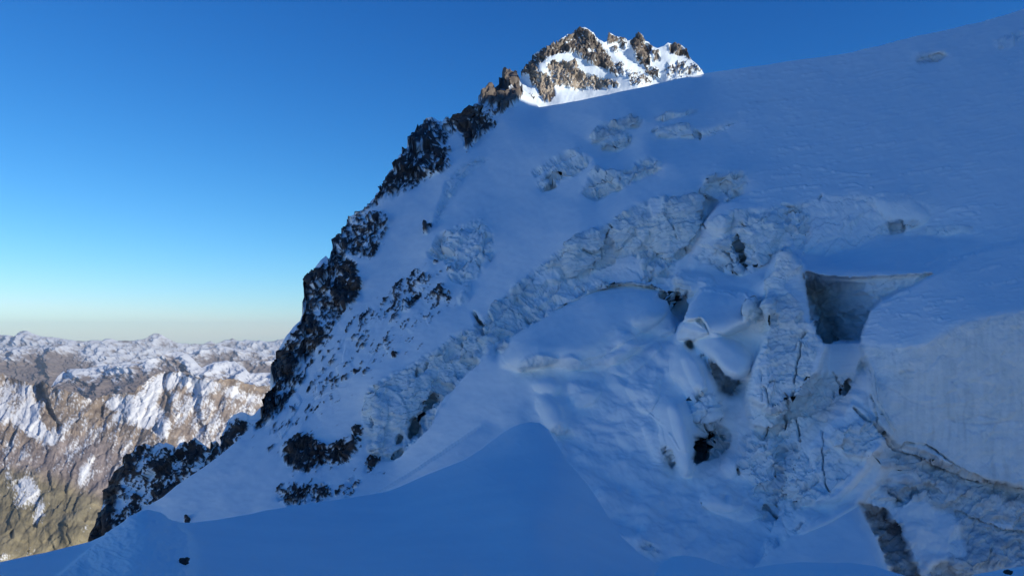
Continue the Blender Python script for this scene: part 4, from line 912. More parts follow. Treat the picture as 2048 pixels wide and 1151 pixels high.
ice = np.clip(ice + wv_ * 0.35 * vs_, 0, 1)
dirt = np.clip(dirt + 0.16 * st_ * band + 0.45 * lin * sstep(-0.3, 0.2, fbm(PX / 24, PY / 24, 29.0, 4)) + 0.22 * crk * sstep(-0.75, -0.15, fbm(PX / 18, PY / 18, 19.0, 3)), 0, 1)
# blue-grey scour marks on the wall
V0 = point(PX, PY, DEP)
def normals(Vg):
    a = np.gradient(Vg, axis=1); b = np.gradient(Vg, axis=0)
    n = np.cross(b, a); n /= np.linalg.norm(n, axis=-1)[..., None] + 1e-12
    s = np.sign((n * -Vg).sum(-1))[..., None]; s[s == 0] = 1
    return n * s
NV = normals(V0)
oid_f4 = samp(blur((OID == 4) | (OID == 23), 5))
pxm = DEP / F                                                  # metres per photo pixel there
amp = rock * (2.0 + 8 * deep) + rock * (3.5 * facets(rx / 11, ry / 17, 91) + 1.8 * facets(PX / 5, PY / 6, 92) + 1.0 * fbm(PX / 8, PY / 8, 1.1, 4, 0.6)) - 5.0 * sstep(0.2, 0.6, rd) * (ridged(rx / 30, ry / 50, 6.0, 4) - 0.4) + 7.0 * sstep(0.2, 0.6, rd) * facets((rx + 8 * fbm(PX / 20, PY / 20, 2.0, 3)) / 34, ry / 52, 93)
cf = crk * sstep(-0.75, -0.15, fbm(PX / 18, PY / 18, 19.0, 3))
amp = amp - cf * 22.0 - lin * (1.2 + 2.5 * samp((OID == 25).astype(float)))
amp = amp + ice * (0.9 * fbm(PX / 6, PY / 5, 6.1, 3) + st_ * 0.8 * np.clip(perlin(PX / 260, dip_ / 6.5, 0.7), -1, 1))
wl_ = samp(blur(OID == 25, 2))
fcc = np.clip(samp(FAC) - 0.06, 0, 1.2); icr = np.clip(samp(ICE), 0, 1)
wx_ = PX + 9 * fbm(PX / 40, PY / 40, 50.0, 3); wy_ = PY + 9 * fbm(PX / 40, PY / 40, 60.0, 3)
big = ridged(wx_ / 46, wy_ / 34, 2.2, 5, 0.6); sm = 1 - np.abs(perlin(wx_ / 13, wy_ / 9, 4.4)) * 1.8
wx2 = PX + 26 * fbm(PX / 55, PY / 55, 50.5, 4); wy2 = PY + 26 * fbm(PX / 55, PY / 55, 60.5, 4)
blk, edg = cells((wx2 * 0.9 - wy2 * 0.42) / 62, (wy2 * 0.9 + wx2 * 0.42) / 24, 71); blk2, edg2 = cells((wx2 * 0.95 - wy2 * 0.3) / 21, (wy2 * 0.95 + wx2 * 0.3) / 10, 72)
fx_ = wx2 * 0.9 - wy2 * 0.42; fy_ = wy2 * 0.9 + wx2 * 0.42
f1 = facets(fx_ / 60, fy_ / 32, 81); f2 = facets((fx_ + 6 * fbm(PX / 12, PY / 12, 3.0, 2)) / 24, fy_ / 14, 82); f3 = facets((PX + 4 * fbm(PX / 7, PY / 7, 3.0, 2)) / 10, PY / 7, 83)
amp = amp + fcc * (-9 * big + 13 * f1 + 7.5 * f2 + 3.2 * f3 + 1.5 * fbm(wx2 / 9, wy2 / 7, 4.9, 3, 0.6))
amp = amp + sstep(0.3, 0.6, icr) * (1 - np.clip(fcc * 2, 0, 1)) * (1 - 0.75 * wl_) * (4.0 * f1 + 2.2 * f2 + 0.9 * f3)
wx3 = PX + 40 * fbm(PX / 90, PY / 90, 51.5, 3); wy3 = PY + 40 * fbm(PX / 90, PY / 90, 61.5, 3)
blk3, edg3 = cells((wx3 * 0.97 + wy3 * 0.2) / 95, (wy3 * 0.97 - wx3 * 0.2) / 55, 73)
amp = amp + sstep(0.3, 0.6, icr) * (4.5 - 3.9 * wl_) * blk3[..., 2] * sstep(0, 0.10 + 0.3 * wl_, edg3) + wl_ * (2.6 * fbm(PX / 60, PY / 36, 71.0, 5, 0.6) + 1.2 * fbm(PX / 9, PY / 120, 72.0, 3))
# ledges of the annual layers
lay = dip_ / 7.5 + 0.7 * fbm(PX / 60, PY / 30, 7.0, 4)
amp = amp + st_ * 3.0 * ((lay - np.floor(lay)) - 0.5) * sstep(-0.3, 0.1, fbm(PX / 50, PY / 14, 14.0, 3)) + icr * (2.2 * fbm(PX / 20, PY / 20, 16.0, 5, 0.62) + 1.6 * fbm(PX / 13, PY / 60, 17.0, 4))
# soft hummocks on the icefall floor and the slopes
amp = amp + (1 - icr) * (oid_f4 * 15.0 * fbm((PX + 0.4 * PY) / 60, (PY - 0.3 * PX) / 38, 26.0, 4, 0.42) + 2.2 * fbm(PX / 60, PY / 34, 27.0, 3))
# sastrugi on the wind-packed slopes
ws = samp((OID == 1).astype(float)); 
sas = fbm((PX * 0.97 - PY * 0.2) / 46, (PY * 0.97 + PX * 0.2) / 3.2, 3.3, 3)
amp = amp + ws * 2.0 * sstep(0.12, 0.5, sas) * sstep(1250, 1600, PX) * (1 + 0.5 * perlin(PX / 90, PY / 60, 5))
amp = amp + 3.0 * samp(STREAK) * sstep(-0.35, 0.1, fbm(PX / 20, PY / 12, 23.0, 3))
amp = amp + (1 - rock) * 0.35 * fbm(PX / 12, PY / 9, 13.1, 4)
V1 = V0 + NV * (amp * pxm)[..., None] 
VM = V1.reshape(-1, 3)
FM = grid_faces(NR, NC)
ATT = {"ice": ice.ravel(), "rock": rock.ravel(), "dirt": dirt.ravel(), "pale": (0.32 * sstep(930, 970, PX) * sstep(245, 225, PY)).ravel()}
oid = OID[np.clip(((PY - GY[0]) / ST).round().astype(int), 0, H - 1), np.clip(((PX - GX[0]) / ST).round().astype(int), 0, W - 1)]
# the rocky ridge is an object of its own colour of terrain
foid = oid[:-1, :-1].ravel()
PXf = PX[:-1, :-1].ravel(); PYf = PY[:-1, :-1].ravel()
DEBUG = dict(dmin=DEP.min(), dmax=DEP.max())
print("depth", DEBUG)
NM = normals(V1).reshape(-1, 3)
PARTS = {
 0: ("mountain_face", None), 1: ("glacier_slope", None), 3: ("snow_ramp", None), 4: ("icefall_floor", None), 15: ("ice_cave", None), 17: ("snow_bench", None), 18: ("crevasse", None),
 26: ("rock_ridge", None),
 27: ("rock_outcrop", "wide dark rock outcrop in the lower snow face, left of the long ice cliff's foot", "rock outcrop"),
 2: ("ice_cliff", "long banded grey ice cliff rising diagonally to the right across the middle of the glacier", "ice cliff"),
 5: ("snow_dome", "broad smooth dark blue snow dome in front of the long banded ice cliff", "snow dome"),
 6: ("ice_block", "rounded frosted ice block on the right end of the broad snow dome", "ice block"),
 7: ("snow_lump", "pair of rounded snow lumps stepping down behind the foreground snow crest", "snow lump"),
 8: ("snow_dome", "smooth wedge shaped snow dome left of the tall serac, behind the two little cube blocks", "snow dome"),
 9: ("snow_boulder", "snow capped ice boulder with grey left side above the wedge shaped dome", "boulder"),
 10: ("snow_block", "small cube shaped snow block with a pale left face in the middle of the icefall", "snow block"),
 11: ("snow_block", "tiny pointed snow block standing just behind the pale faced cube", "snow block"),
 12: ("snow_boulder", "round snow boulder overhanging a dark hollow left of the tall serac", "boulder"),
 13: ("snow_curtain", "upper folded snow curtain with icicle fringe below the small cube block", "snow curtain"),
 14: ("snow_curtain", "lower long snow curtain hanging beside the dark cave mouth", "snow curtain"),
 16: ("ice_cliff", "pale scooped ice cliff under the smooth right slope, above the dark blue snow bench", "ice cliff"),
 19: ("serac", "tall pointed grey serac with a thin vertical crack, left of the deep open crevasse", "serac"),
 20: ("serac", "upper left cluster of small rounded seracs high on the smooth slope", "serac"),
 21: ("serac", "low wide serac step with a dark notch, highest right on the smooth slope", "serac"),
 22: ("serac", "broad crumbled serac patch just above the long banded ice cliff", "serac"),
 23: ("snow_wedge", "steep snow covered ice wedges leaning against the foot of the great right wall", "snow wedge"),
 24: ("snow_mound", "smooth blue snow mound at the bottom beside a brown dirty slot", "snow mound"),
 25: ("ice_wall", "great smooth pale ice wall with vertical streaks at the right edge", "ice wall"),
}
for k, v in PARTS.items():
    sel = foid == k
    if not sel.any(): continue
    if v[1] is None:
        tag(sub_mesh(VM, FM, ATT, sel, v[0], M_ICE, NV_=NM), kind="structure")
    else:
        tag(sub_mesh(VM, FM, ATT, sel, v[0], M_ICE, shell=0.02, NV_=NM), v[1], v[2])
# ================================================================== generic helpers for the other pieces of terrain
PA_D = float(np.exp(samp(LOGD, np.array([856.]), np.array([258.])))[0]); PB_D = float(np.exp(samp(LOGD, np.array([1405.]), np.array([152.])))[0])
print('##crest', PA_D, PB_D)
def setup(x0, x1, y0, y1, st, n_, sky, seed=0.0, wob=7.0, wl=26.0):
    global ST, GX, GY, X, Y_, H, W, U, Wd, DX, DZ, NX, NY, NZ, ICE, DIRT, RD, FAC, STRATA, OID, WB1, WB2, BRK, SKY, ANCH, CRACK, LINE
    ST = st; GX = np.arange(x0, x1 + st, st); GY = np.arange(y0, y1 + st, st)
    X, Y_ = np.meshgrid(GX, GY); H, W = X.shape
    U, Wd = uw(X, Y_); DX, DZ = U, Wd
    n_ = nrm(n_); z = np.zeros((H, W)); NX, NY, NZ = z + n_[0], z + n_[1], z + n_[2]
    ICE, DIRT, RD, FAC, STRATA, CRACK, LINE = [np.zeros((H, W)) for _ in range(7)]
    OID = np.zeros((H, W), np.int32); BRK = np.zeros((H, W), bool)
    WB1 = fbm(X / wl, Y_ / wl, 3.3 + seed, 4) * wob; WB2 = fbm(X / wl, Y_ / wl, 40.3 + seed, 4) * wob
    SKY = np.array(sky, float)
def warp(x0, x1, step, nr, ybot, jit=0.0, jl=9.0, seed=0.0):
    global PX, PY, tt, NR, NC
    NC = int((x1 - x0) / step) + 1; cx = np.linspace(x0, x1, NC)
    top = np.interp(cx, SKY[:, 0], SKY[:, 1]) + jit * fbm(cx / jl, 0.5, 0.5 + seed, 4)
    yb = np.interp(cx, [p[0] for p in ybot], [p[1] for p in ybot]) if not np.isscalar(ybot) else ybot
    NR = nr; tt = np.linspace(0, 1, NR)
    PX = np.repeat(cx[None], NR, 0); PY = top[None] + (np.maximum(yb, top + 4) - top)[None] * tt[:, None]
def rbf(anch):
    """smooth log-distance through surveyed points (thin plate)"""
    a = np.array(anch, float); xy = a[:, :2] / 500; v = np.log(a[:, 2]); n = len(a)
    def phi(r): return r * r * np.log(r + 1e-9)
    D = np.hypot(xy[:, None, 0] - xy[None, :, 0], xy[:, None, 1] - xy[None, :, 1])
    P = np.c_[np.ones(n), xy]
    M = np.zeros((n + 3, n + 3)); M[:n, :n] = phi(D) + 1e-3 * np.eye(n); M[:n, n:] = P; M[n:, :n] = P.T
    c = np.linalg.solve(M, np.r_[v, 0, 0, 0])
    x = PX / 500; y = PY / 500; o = c[n] + c[n + 1] * x + c[n + 2] * y
    for k in range(n): o = o + c[k] * phi(np.hypot(x - xy[k, 0], y - xy[k, 1]))
    return np.exp(o)
def back_skirt(V, at, nb=6, run=0.25, drop=0.5):
    """the far side of a crest: rows running on behind it and falling away"""
    first = V[0]; rows = []; h = np.linalg.norm(first[:, :2], axis=1)
    for k in range(nb, 0, -1):
        t = k / nb
        r = first * 1.0; r = r * (1 + run * t)
        r[:, 2] = first[:, 2] * (1 + run * t) - drop * run * h * t ** 1.3 * 1.6 - 0.02 * run * h * t
        rows.append(r)
    V2 = np.concatenate([np.array(rows), V], 0)
    at2 = {k: np.concatenate([np.repeat(a[:1], nb, 0), a], 0) for k, a in at.items()}
    return V2, at2
def emit(V, at, name, mat, skirt=True, run=0.25, drop=0.5, **tags):
    if skirt: V, at = back_skirt(V, at, run=run, drop=drop)
    o = new_mesh(name, V.reshape(-1, 3), grid_faces(V.shape[0], V.shape[1]), mat, {k: a.ravel() for k, a in at.items()})
    return tag(o, **tags)

# the far side of the mountain behind its skyline
VB, AB = back_skirt(V1, {k: a.reshape(NR, NC) for k, a in ATT.items()}, nb=6, run=0.25, drop=0.55)
AB['rock'][:6] *= 0
new_ = new_mesh("mountain_back", VB[:7].reshape(-1, 3), grid_faces(7, NC), M_ICE, {k: a[:7].ravel() for k, a in AB.items()})
tag(new_, kind="structure")

# ================================================================== summit
RADD = 0.10
setup(1000, 1470, 30, 330, 1.0, (-0.10, -0.85, 0.5),
 [(1000, 200), (1036, 168), (1043, 150), (1045, 146), (1050, 130), (1057, 124), (1063, 120), (1065, 109), (1069, 105), (1076, 103), (1084, 98), (1092, 96), (1099, 92), (1103, 93), (1105, 86), (1111, 84), (1116, 82), (1124, 76), (1130, 72),
  (1136, 69), (1140, 71), (1143, 66), (1147, 63), (1155, 61), (1158, 57), (1162, 55), (1168, 55), (1178, 59), (1187, 65), (1192, 75), (1197, 78), (1204, 82), (1210, 86), (1214, 80), (1216, 68), (1220, 66), (1227, 70),
  (1233, 74), (1241, 74), (1250, 79), (1256, 82), (1263, 77), (1269, 74), (1275, 71), (1279, 66), (1286, 71), (1290, 82), (1298, 85), (1302, 92), (1310, 95), (1319, 95), (1328, 92), (1336, 85), (1343, 87), (1349, 89),
  (1356, 88), (1365, 92), (1374, 101), (1378, 111), (1384, 121), (1395, 130), (1405, 143), (1409, 150), (1440, 190), (1470, 230)], wob=3, wl=14)
SNF = (0.06, -0.70, 0.71)
region([(1000, 330), (1000, 190), (1045, 150), (1100, 170), (1200, 180), (1300, 175), (1400, 140), (1470, 230), (1470, 330)], (0.15, -0.62, 0.77), f=4)
region([(1040, 150), (1065, 110), (1105, 85), (1130, 95), (1100, 115), (1078, 128), (1085, 150), (1070, 165), (1058, 175)], (-0.70, -0.62, 0.35), f=2)
region([(1105, 90), (1140, 68), (1165, 54), (1165, 90), (1150, 105), (1130, 108), (1110, 100)], (-0.05, -0.93, 0.35), f=2)
region([(1150, 60), (1165, 55), (1168, 95), (1156, 100)], (-0.8, -0.5, 0.3), f=1)
region([(1165, 55), (1192, 70), (1215, 110), (1235, 140), (1190, 132), (1172, 105)], (0.25, -0.88, 0.4), f=2)
region([(1093, 118), (1130, 112), (1160, 120), (1200, 135), (1230, 160), (1200, 178), (1150, 180), (1110, 172), (1095, 150)], (0.02, -0.95, 0.3), f=3)
region([(1072, 165), (1082, 148), (1095, 145), (1108, 168), (1109, 192), (1100, 205), (1088, 202), (1076, 180)], (0.15, -0.95, 0.25), f=1)
region([(1070, 160), (1086, 145), (1082, 165), (1090, 203), (1084, 200), (1074, 178)], (-0.75, -0.62, 0.2), f=1)
region([(1215, 68), (1234, 76), (1232, 90), (1240, 120), (1225, 95), (1212, 88)], (0.3, -0.85, 0.4), f=1)
region([(1236, 78), (1256, 82), (1280, 66), (1280, 85), (1268, 118), (1250, 118), (1240, 100)], (-0.72, -0.55, 0.42), f=2)
region([(1280, 68), (1300, 86), (1302, 115), (1330, 150), (1300, 140), (1275, 110), (1270, 115), (1268, 100)], (0.35, -0.80, 0.45), f=2)
region([(1302, 95), (1340, 98), (1375, 110), (1408, 150), (1350, 165), (1320, 140)], (0.15, -0.75, 0.62), f=3)
region([(1336, 86), (1374, 102), (1384, 122), (1365, 112), (1345, 108), (1335, 98)], (0.1, -0.9, 0.4), f=2)
region([(1236, 105), (1265, 120), (1310, 165), (1280, 175), (1250, 150)], (0.2, -0.6, 0.75), f=3)
region([(1318, 142), (1342, 130), (1340, 148), (1330, 165), (1320, 165)], (-0.7, -0.5, 0.5), f=2)
region([(1100, 205), (1130, 182), (1200, 175), (1260, 175), (1400, 152), (1400, 330), (1000, 330), (1060, 210)], (0.22, -0.60, 0.77), f=3)
def ra(poly, d, f=2): rockarea(poly, d, f, 1.0)
ra([(1043, 152), (1048, 132), (1063, 118), (1066, 106), (1084, 98), (1105, 88), (1135, 72), (1165, 57), (1188, 68), (1196, 82), (1215, 105), (1235, 140), (1238, 158), (1215, 140), (1185, 130), (1172, 122), (1150, 108), (1120, 105), (1100, 112), (1085, 122), (1075, 130), (1080, 148), (1062, 150)], 0.66)
ra([(1156, 62), (1185, 66), (1205, 100), (1225, 130), (1200, 135), (1175, 125), (1165, 100)], 0.72)
ra([(1093, 125), (1108, 120), (1130, 125), (1150, 120), (1165, 145), (1195, 152), (1235, 165), (1245, 172), (1200, 178), (1150, 180), (1112, 172), (1102, 160)], 0.66)
ra([(1165, 150), (1210, 155), (1245, 168), (1210, 180), (1180, 178)], 0.5)
ra([(1070, 165), (1086, 147), (1100, 150), (1109, 170), (1109, 192), (1098, 206), (1086, 203), (1076, 182)], 0.85)
ra([(1060, 150), (1080, 140), (1090, 150), (1075, 175), (1062, 170)], 0.55)
ra([(1215, 68), (1234, 76), (1230, 88), (1216, 90)], 0.8, 1); ra([(1218, 95), (1232, 92), (1238, 112), (1225, 108)], 0.55)
ra([(1236, 75), (1256, 80), (1250, 100), (1240, 98)], 0.6); ra([(1258, 82), (1280, 68), (1290, 84), (1305, 92), (1300, 110), (1302, 130), (1290, 135), (1270, 122), (1268, 100), (1262, 90)], 0.72)
ra([(1302, 100), (1318, 102), (1322, 125), (1308, 122)], 0.62); ra([(1285, 130), (1315, 135), (1325, 160), (1300, 160)], 0.46)
ra([(1335, 88), (1350, 88), (1374, 100), (1383, 122), (1370, 112), (1350, 108), (1338, 104)], 0.78)
ra([(1330, 120), (1400, 130), (1408, 148), (1330, 162)], 0.34, 4); ra([(1225, 120), (1245, 125), (1255, 160), (1240, 150)], 0.46); ra([(1245, 135), (1290, 150), (1310, 165), (1262, 172)], 0.44)
ra([(1040, 205), (1060, 185), (1072, 200), (1062, 215), (1045, 220)], 0.5)
rdm = np.clip(RD, 0, 1); rw = sstep(0.2, 0.55, rdm)
a1, _ = cells(X / 17 + fbm(X / 18, Y_ / 18, 5.5, 3), Y_ / 22 + fbm(X / 18, Y_ / 18, 6.5, 3), 33)
a2, _ = cells(X / 6.5 + fbm(X / 8, Y_ / 8, 5.5, 3), Y_ / 8 + fbm(X / 8, Y_ / 8, 6.5, 3), 34)
a3, _ = cells(X / 3.2, Y_ / 3.6, 35)
NX += rw * (0.45 * a1[..., 0] + 0.5 * a2[..., 0] + 0.3 * a3[..., 0]); NZ += rw * (0.35 * a1[..., 1] + 0.40 * a2[..., 1] + 0.25 * a3[..., 1])
NX += (1 - rw) * 0.35 * fbm(X / 10 + Y_ / 20, Y_ / 45, 8, 4); NZ += (1 - rw) * 0.15 * fbm(X / 20, Y_ / 20, 9, 4)
L_ = np.sqrt(NX ** 2 + NY ** 2 + NZ ** 2); NX /= L_; NY /= L_; NZ /= L_
ANCH = [(1060, 140, 640), (1160, 70, 690), (1280, 80, 670), (1370, 110, 640), (1100, 210, 560), (1250, 185, 560), (1380, 160, 560)]
ANCHW = 0.2
Z = solve((8, 4, 2, 1), (300, 250, 200, 140))
warp(1001, 1468, 1.0, 240, 320, jit=2.6, jl=6)
D_ = np.exp(samp(Z)); rd = samp(RD)
nz = 0.5 + 0.60 * fbm(PX / 8, PY / 11, 2.2, 5, 0.7) + 0.75 * fbm(PX / 4.2, PY / 3.4, 22.2, 3, 0.7) + 0.30 * fbm(PX / 22, PY / 22, 7.2, 3)
rock = sstep(-0.04, 0.04, rd - nz) * (rd > 0.05)
V0 = point(PX, PY, D_); NV = normals(V0)
amp = rock * (1.6 + 2.4 * facets(PX / 6, PY / 9, 94) + 1.2 * facets(PX / 3, PY / 3.5, 95)) + 5 * sstep(0.2, 0.6, rd) * facets((PX + 5 * fbm(PX / 12, PY / 12, 2.0, 3)) / 18, PY / 28, 96) - 4 * sstep(0.2, 0.6, rd) * (ridged(PX / 16, PY / 26, 3.0, 5, 0.6) - 0.4) + 0.3 * fbm(PX / 6, PY / 6, 1.9, 3)
V = V0 + NV * (amp * D_ / F)[..., None]
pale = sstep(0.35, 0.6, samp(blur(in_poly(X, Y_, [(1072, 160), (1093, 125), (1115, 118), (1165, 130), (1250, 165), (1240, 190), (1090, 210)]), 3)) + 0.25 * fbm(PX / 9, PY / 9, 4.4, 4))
z0 = np.zeros_like(rock)
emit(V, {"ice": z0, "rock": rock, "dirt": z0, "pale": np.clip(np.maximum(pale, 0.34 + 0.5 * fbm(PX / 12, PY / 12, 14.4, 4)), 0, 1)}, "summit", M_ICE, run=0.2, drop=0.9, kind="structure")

# ================================================================== rock outcrops
RADD = -0.02
setup(120, 640, 780, 1220, 1.5, (-0.35, -0.78, 0.5),
 [(120, 1240), (183, 1080), (190, 1066), (198, 1030), (206, 1008), (216, 988), (231, 945), (250, 915), (258, 908), (266, 903), (275, 893), (285, 889), (296, 888), (305, 893), (315, 883), (330, 884), (345, 890), (352, 896), (361, 886), (366, 884),
  (376, 886), (382, 878), (389, 873), (396, 880), (404, 884), (413, 893), (418, 898), (425, 889), (433, 883), (438, 886), (441, 896), (443, 870), (450, 855), (456, 838), (465, 830), (475, 826), (485, 823), (494, 828), (501, 830), (508, 826), (520, 812), (540, 800), (640, 780)], seed=3)
region([(120, 1240), (183, 1080), (206, 1008), (231, 945), (250, 915), (240, 960), (215, 1030), (205, 1100), (200, 1220)], (-0.75, -0.6, 0.15), f=2)
region([(250, 915), (300, 888), (350, 890), (330, 930), (290, 960), (250, 1010), (215, 1080)], (-0.45, -0.75, 0.48), f=3)
region([(441, 895), (445, 868), (460, 835), (480, 830), (470, 870), (450, 910)], (-0.6, -0.75, 0.1), f=2)
rockarea([(180, 1085), (206, 1005), (231, 943), (250, 912), (275, 890), (300, 886), (290, 905), (262, 930), (240, 985), (222, 1040), (205, 1090)], 0.88)
rockarea([(250, 912), (300, 886), (345, 886), (430, 880), (500, 830), (520, 900), (300, 1090), (200, 1100)], 0.50, 4)
rockarea([(300, 925), (330, 915), (350, 930), (340, 955), (315, 960), (300, 945)], 0.85); rockarea([(370, 885), (395, 875), (412, 900), (410, 925), (380, 935), (368, 915)], 0.88)
rockarea([(418, 900), (440, 883), (440, 905), (420, 920)], 0.95, 1); rockarea([(441, 893), (450, 850), (475, 828), (500, 845), (490, 875), (440, 912)], 0.80)
rockarea([(300, 960), (340, 965), (370, 940), (345, 1000), (300, 1000)], 0.75)
rw = sstep(0.2, 0.6, np.clip(RD, 0, 1))
c3, _ = cells(X / 15 + fbm(X / 16, Y_ / 16, 5.5, 3), Y_ / 17, 43); c4, _ = cells(X / 6, Y_ / 7, 44)
NX += rw * (0.5 * c3[..., 0] + 0.4 * c4[..., 0]); NZ += rw * (0.35 * c3[..., 1] + 0.35 * c4[..., 1])
L_ = np.sqrt(NX ** 2 + NY ** 2 + NZ ** 2); NX /= L_; NY /= L_; NZ /= L_
ANCH = [(200, 1060, 245), (270, 910, 275), (390, 890, 280), (480, 840, 290), (560, 820, 300)]
Z = solve((8, 4, 2, 1), (300, 250, 200, 120))
warp(121, 638, 1.6, 230, [(121, 1240), (200, 1180), (640, 920)], jit=3.0)
D_ = np.exp(samp(Z)); rd = samp(RD)
rx = PX * 0.88 + PY * 0.48; ry = PY * 0.88 - PX * 0.48
nz = 0.5 + 0.70 * fbm(rx / 9, ry / 22, 2.2, 5, 0.6) + 0.45 * fbm(PX / 6, PY / 6, 5.2, 3, 0.6) + 0.30 * fbm(PX / 34, PY / 30, 7.2, 3)
rock = sstep(-0.04, 0.05, rd - nz)
V0 = point(PX, PY, D_); NV = normals(V0)
amp = rock * (2.0 + 3.2 * facets(rx / 11, ry / 18, 97) + 1.6 * facets(PX / 5, PY / 6, 98)) + 6 * facets(rx / 30, ry / 48, 99) + 0.4 * fbm(PX / 9, PY / 9, 1.9, 3)
V = V0 + NV * (amp * D_ / F)[..., None]
z0 = np.zeros_like(rock)
emit(V, {"ice": z0, "rock": rock, "dirt": z0, "pale": z0}, "rock_outcrop", M_ICE, run=0.2, drop=0.6,
     label="dark jagged rock outcrop streaked with snow, standing below the long ridge at lower left", cat="rock outcrop")

# ================================================================== foreground snow
SKY = np.array([(-160, 1156), (0, 1123), (45, 1113), (90, 1104), (135, 1093), (180, 1082), (215, 1066), (240, 1050), (262, 1036), (280, 1027), (296, 1022), (312, 1024), (325, 1031), (340, 1040), (360, 1044), (385, 1044), (430, 1039), (500, 1027), (530, 1020),
   (600, 1009), (645, 1002), (700, 995), (728, 990), (770, 983), (800, 972), (820, 963), (845, 952), (875, 940), (929, 919), (960, 899), (985, 880), (1003, 866), (1020, 856), (1038, 848), (1060, 843), (1080, 845), (1096, 857), (1108, 878), (1133, 920), (1150, 940),
   (1170, 962), (1195, 997), (1216, 1032), (1241, 1071), (1277, 1104), (1318, 1131), (1350, 1160), (1420, 1230), (1440, 1262)], float)
warp(-160, 1438, 2.0, 330, 1300)
ys_ = np.interp(PX[0], SKY[:, 0], SKY[:, 1]); k_ = np.array([1, 2, 3, 4, 3, 2, 1.]); k_ /= k_.sum()
D_ = rbf([(-160, 1150, 19), (0, 1123, 21), (180, 1082, 24), (290, 1022, 24), (380, 1044, 26), (600, 1009, 34), (770, 983, 42), (875, 940, 47), (960, 899, 50), (1050, 840, 54), (1110, 880, 50), (1200, 1000, 40), (1280, 1105, 30), (1400, 1230, 20),
   (-160, 1300, 9), (200, 1300, 9.5), (500, 1300, 10), (900, 1300, 10), (1200, 1300, 11), (1420, 1290, 14), (500, 1150, 18), (250, 1130, 17), (850, 1100, 24), (1050, 950, 42), (1000, 1150, 20), (80, 1200, 14), (1060, 1050, 27)])
V0 = point(PX, PY, D_); NV = normals(V0)
lump = in_poly(PX + 5 * fbm(PX / 20, PY / 20, 1, 3), PY, [(110, 1160), (150, 1128), (200, 1088), (262, 1030), (296, 1016), (330, 1025), (355, 1050), (378, 1075), (385, 1110), (380, 1151), (385, 1300), (60, 1300)])
lump = blur(lump, 4)
dst = PY - np.interp(PX, SKY[:, 0], SKY[:, 1])
amp = lump * (13 + 7 * fbm(PX / 60, PY / 45, 4.0, 3) + 3.4 * fbm(PX / 18, PY / 13, 9.0, 6, 0.68) + 1.6 * sstep(0.1, 0.5, fbm((PX + PY * 0.6) / 60, (PY - PX * 0.6) / 9, 3.0, 3)))
rip = fbm((PX * 0.93 + PY * .37 + 14 * fbm(PX / 70, PY / 50, 8.0, 3)) / 120, (PY * 0.93 - PX * .37) / 11, 5.5, 4)
amp = amp + (1 - lump) * (1.3 * rip * sstep(-0.2, 0.5, fbm(PX / 200, PY / 90, 3.5, 3)) + 3.0 * fbm(PX / 160, PY / 90, 1.5, 3) * sstep(0, 60, dst) + 0.35 * fbm(PX / 14, PY / 9, 2.5, 4) + 0.5 * sstep(0.2, 0.5, fbm((PX * 0.9 + PY * .4) / 50, (PY * 0.9 - PX * .4) / 7, 5.0, 3)) * sstep(700, 1000, PX))
sh = sstep(0, 12, dst)
V = V0 + NV * (amp * D_ / F * (0.15 + 0.85 * sh))[..., None]
z0 = np.zeros_like(D_)
att = {"ice": z0, "rock": z0, "dirt": z0, "pale": z0}
emit(V, att, "foreground_snow", M_ICE, run=0.5, drop=0.45, kind="structure")

SKY = np.array([(1270, 1262), (1300, 1170), (1318, 1133), (1330, 1121), (1345, 1112), (1370, 1110), (1400, 1114), (1440, 1128), (1460, 1136), (1500, 1136), (1545, 1128), (1600, 1123), (1650, 1124), (1700, 1124), (1750, 1131), (1790, 1144), (1850, 1162), (1920, 1156), (1950, 1148), (2000, 1138), (2048, 1131), (2210, 1115)], float)
warp(1272, 2210, 2.0, 90, 1300)
D_ = rbf([(1300, 1170, 20), (1370, 1110, 24), (1500, 1136, 23), (1700, 1124, 24), (1850, 1162, 22), (2048, 1131, 22), (2210, 1115, 22), (1272, 1300, 12), (1500, 1300, 11), (1800, 1300, 11), (2210, 1300, 11), (1450, 1200, 17), (2000, 1200, 16)])
V0 = point(PX, PY, D_); NV = normals(V0)
dst = PY - np.interp(PX, SKY[:, 0], SKY[:, 1])
amp = (3.0 * fbm(PX / 160, PY / 90, 7.5, 3) * sstep(0, 60, dst) + 0.4 * fbm(PX / 14, PY / 9, 2.5, 4)) * sstep(0, 15, dst)
V = V0 + NV * (amp * D_ / F)[..., None]
z0 = np.zeros_like(D_)
emit(V, {"ice": z0, "rock": z0, "dirt": z0, "pale": z0}, "foreground_snow", M_ICE, run=0.5, drop=0.4, kind="structure")
for ob in [o for o in scene.objects if o.name == "foreground_snow.001"]: ob.name = "snow_bank"

# ================================================================== the mountain to the right of the view whose shadow lies over the glacier
Pa = point(852, 256, PA_D); Pb = point(1405, 143, PB_D)
mpl = np.cross(Pb - Pa, SUN); mpl /= np.linalg.norm(mpl)
if mpl[2] < 0: mpl = -mpl
chk = ((VM - Pa) @ mpl)
print("glacier points above the shade plane:", float((chk > 0).mean()), float(chk.max()))
ys = np.linspace(-900, 1250, 130); q = np.linspace(0, 1, 40)
base_x = 260 + 0.66 * np.maximum(ys, 0)
Q, YS = np.meshgrid(q, ys)
BX = base_x[:, None] + Q * 520
zc = Pa[2] - (mpl[0] * (BX - Pa[0]) + mpl[1] * (YS - Pa[1])) / mpl[2]           # height of the shade plane there
crest = np.interp(Q, [0, 0.5, 1.0], [0.0, 1.0, 0.35])
ph = np.exp(-((Q - 0.5) / 0.26) ** 2)
zend = sstep(1250, 560, YS) * sstep(-900, -600, YS)
zt = -160 + (zc + 160) * ph * zend
